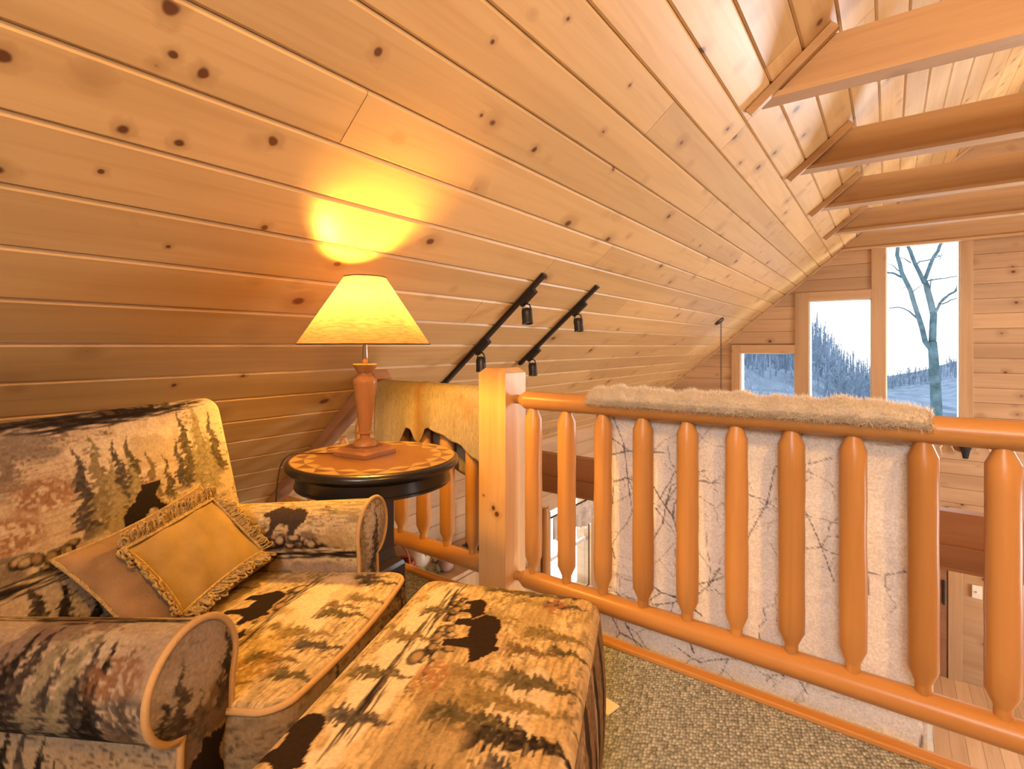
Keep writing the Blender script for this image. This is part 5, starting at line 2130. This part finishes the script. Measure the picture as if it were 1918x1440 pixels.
def limb(pts, w, yj):
    out, rad = [], []
    for i, (u, v) in enumerate(pts):
        yy_ = YT + yj * i / max(1, len(pts) - 1)
        out.append(at(u, v, yy_))
        rad.append(1.35 * w[0] + 1.35 * (w[1] - w[0]) * i / max(1, len(pts) - 1))
    return out, rad


tree = empty('bare_tree', tuple(at(1754, 1100, YT)))
tag(tree, 'forked bare tree standing outside the tall window', 'tree')
tloc = np.array(tree.location)


def add_limb(name, pts, w, yj, parent):
    p, r_ = limb(pts, w, yj)
    P_ = []
    R_ = []
    for i in range(len(p) - 1):
        for t in (0, .5):
            P_.append(p[i] * (1 - t) + p[i + 1] * t - tloc + (r5.normal(0, .008, 3) if t else 0))
            R_.append(r_[i] * (1 - t) + r_[i + 1] * t)
    P_.append(p[-1] - tloc)
    R_.append(r_[-1])
    return MB().tube(P_, R_, 8).build(name, M['bark'], parent, True)


tk = add_limb('trunk', [(1754, 1100), (1753, 900), (1754, 769), (1750, 692), (1746, 640)], (.105, .072), 0, tree)
b1 = add_limb('branch', [(1746, 650), (1748.6, 589), (1736, 539), (1730.5, 526)], (.06, .045), .2, tree)
b2 = add_limb('branch', [(1730.5, 528), (1744, 492), (1757, 470), (1766.6, 450), (1776, 425), (1790, 390)], (.034, .02), .6, tree)
b3 = add_limb('branch', [(1731, 530), (1714, 494), (1705, 470), (1698.5, 454), (1693, 430), (1690, 395)], (.036, .022), -.3, tree)
b4 = add_limb('branch', [(1745, 655), (1733, 640), (1719, 589), (1705.5, 544), (1689, 511), (1680.5, 478), (1682, 454), (1684, 425), (1690, 390)], (.05, .026), -.6, tree)
for pts, w, yj in (([(1747, 592), (1761, 567), (1778, 551), (1793, 543), (1812, 530)], (.02, .010), .4),
                   ([(1758, 572), (1766, 569), (1780, 562), (1794, 557)], (.014, .006), .2),
                   ([(1761, 567), (1770, 556), (1786, 548), (1794, 535)], (.012, .005), .3),
                   ([(1719, 597), (1703, 583), (1683, 575), (1665, 577)], (.014, .006), -.4),
                   ([(1737, 526), (1760, 522), (1780, 519), (1796, 517)], (.011, .005), .5),
                   ([(1689, 519), (1675, 512), (1664, 511), (1650, 505)], (.018, .009), -.4),
                   ([(1714, 497), (1722, 490), (1744, 486), (1766, 478)], (.012, .005), .3),
                   ([(1744, 522), (1742, 540), (1744, 556)], (.009, .004), .2),
                   ([(1737, 506), (1741, 492), (1750, 486)], (.012, .006), .2),
                   ([(1685, 508), (1676, 500), (1665, 494)], (.009, .004), -.3),
                   ([(1706, 492), (1694, 484), (1684, 482)], (.009, .004), -.3),
                   ([(1711, 545), (1720, 538), (1727, 532)], (.008, .004), .1),
                   ([(1700, 535), (1690, 540), (1681, 545)], (.007, .003), -.2),
                   ([(1754, 478), (1762, 480), (1760, 488)], (.008, .003), .3),
                   ([(1792, 545), (1793, 525), (1792, 506)], (.007, .003), .4)):
    add_limb('twig', pts, (w[0] * 1.3, w[1] * 1.6), yj, tree)
# leafless shrubs close to the small window
for i, (u, v, Y_, nst, sc_, lb) in enumerate(((1420, 790, 21., 46, 2.1, 'pale leafless thicket behind the smallest window'), (1500, 800, 24., 30, 2.3, 'leafless shrub at the left edge of the middle window'))):
    b0 = at(u, v, Y_)
    sh_ = tag(empty('leafless_shrub', tuple(b0)), lb, 'shrub', 'leafless shrubs outside')
    mb = MB()
    for k in range(nst):
        a = r5.uniform(-1, 1)
        p = np.array([r5.normal(0, .5), r5.normal(0, .4), 0])
        d = np.array([a * .6, r5.uniform(-.4, .4), 1.0])
        pts = [p]
        for q in range(5):
            d = d + r5.normal(0, .3, 3)
            d /= np.linalg.norm(d)
            pts.append(pts[-1] + d * sc_ * r5.uniform(.15, .28))
        mb.tube(pts, [.016, .013, .011, .009, .007, .004], 4)
        for q in (2, 3, 4):
            for z in range(2):
                e = d + r5.normal(0, .7, 3)
                e /= np.linalg.norm(e)
                mb.tube([pts[q], pts[q] + e * .25, pts[q] + e * .5 + r5.normal(0, .06, 3)], [.007, .005, .003], 3)
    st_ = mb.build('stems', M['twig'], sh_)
    st_['kind'] = 'stuff'
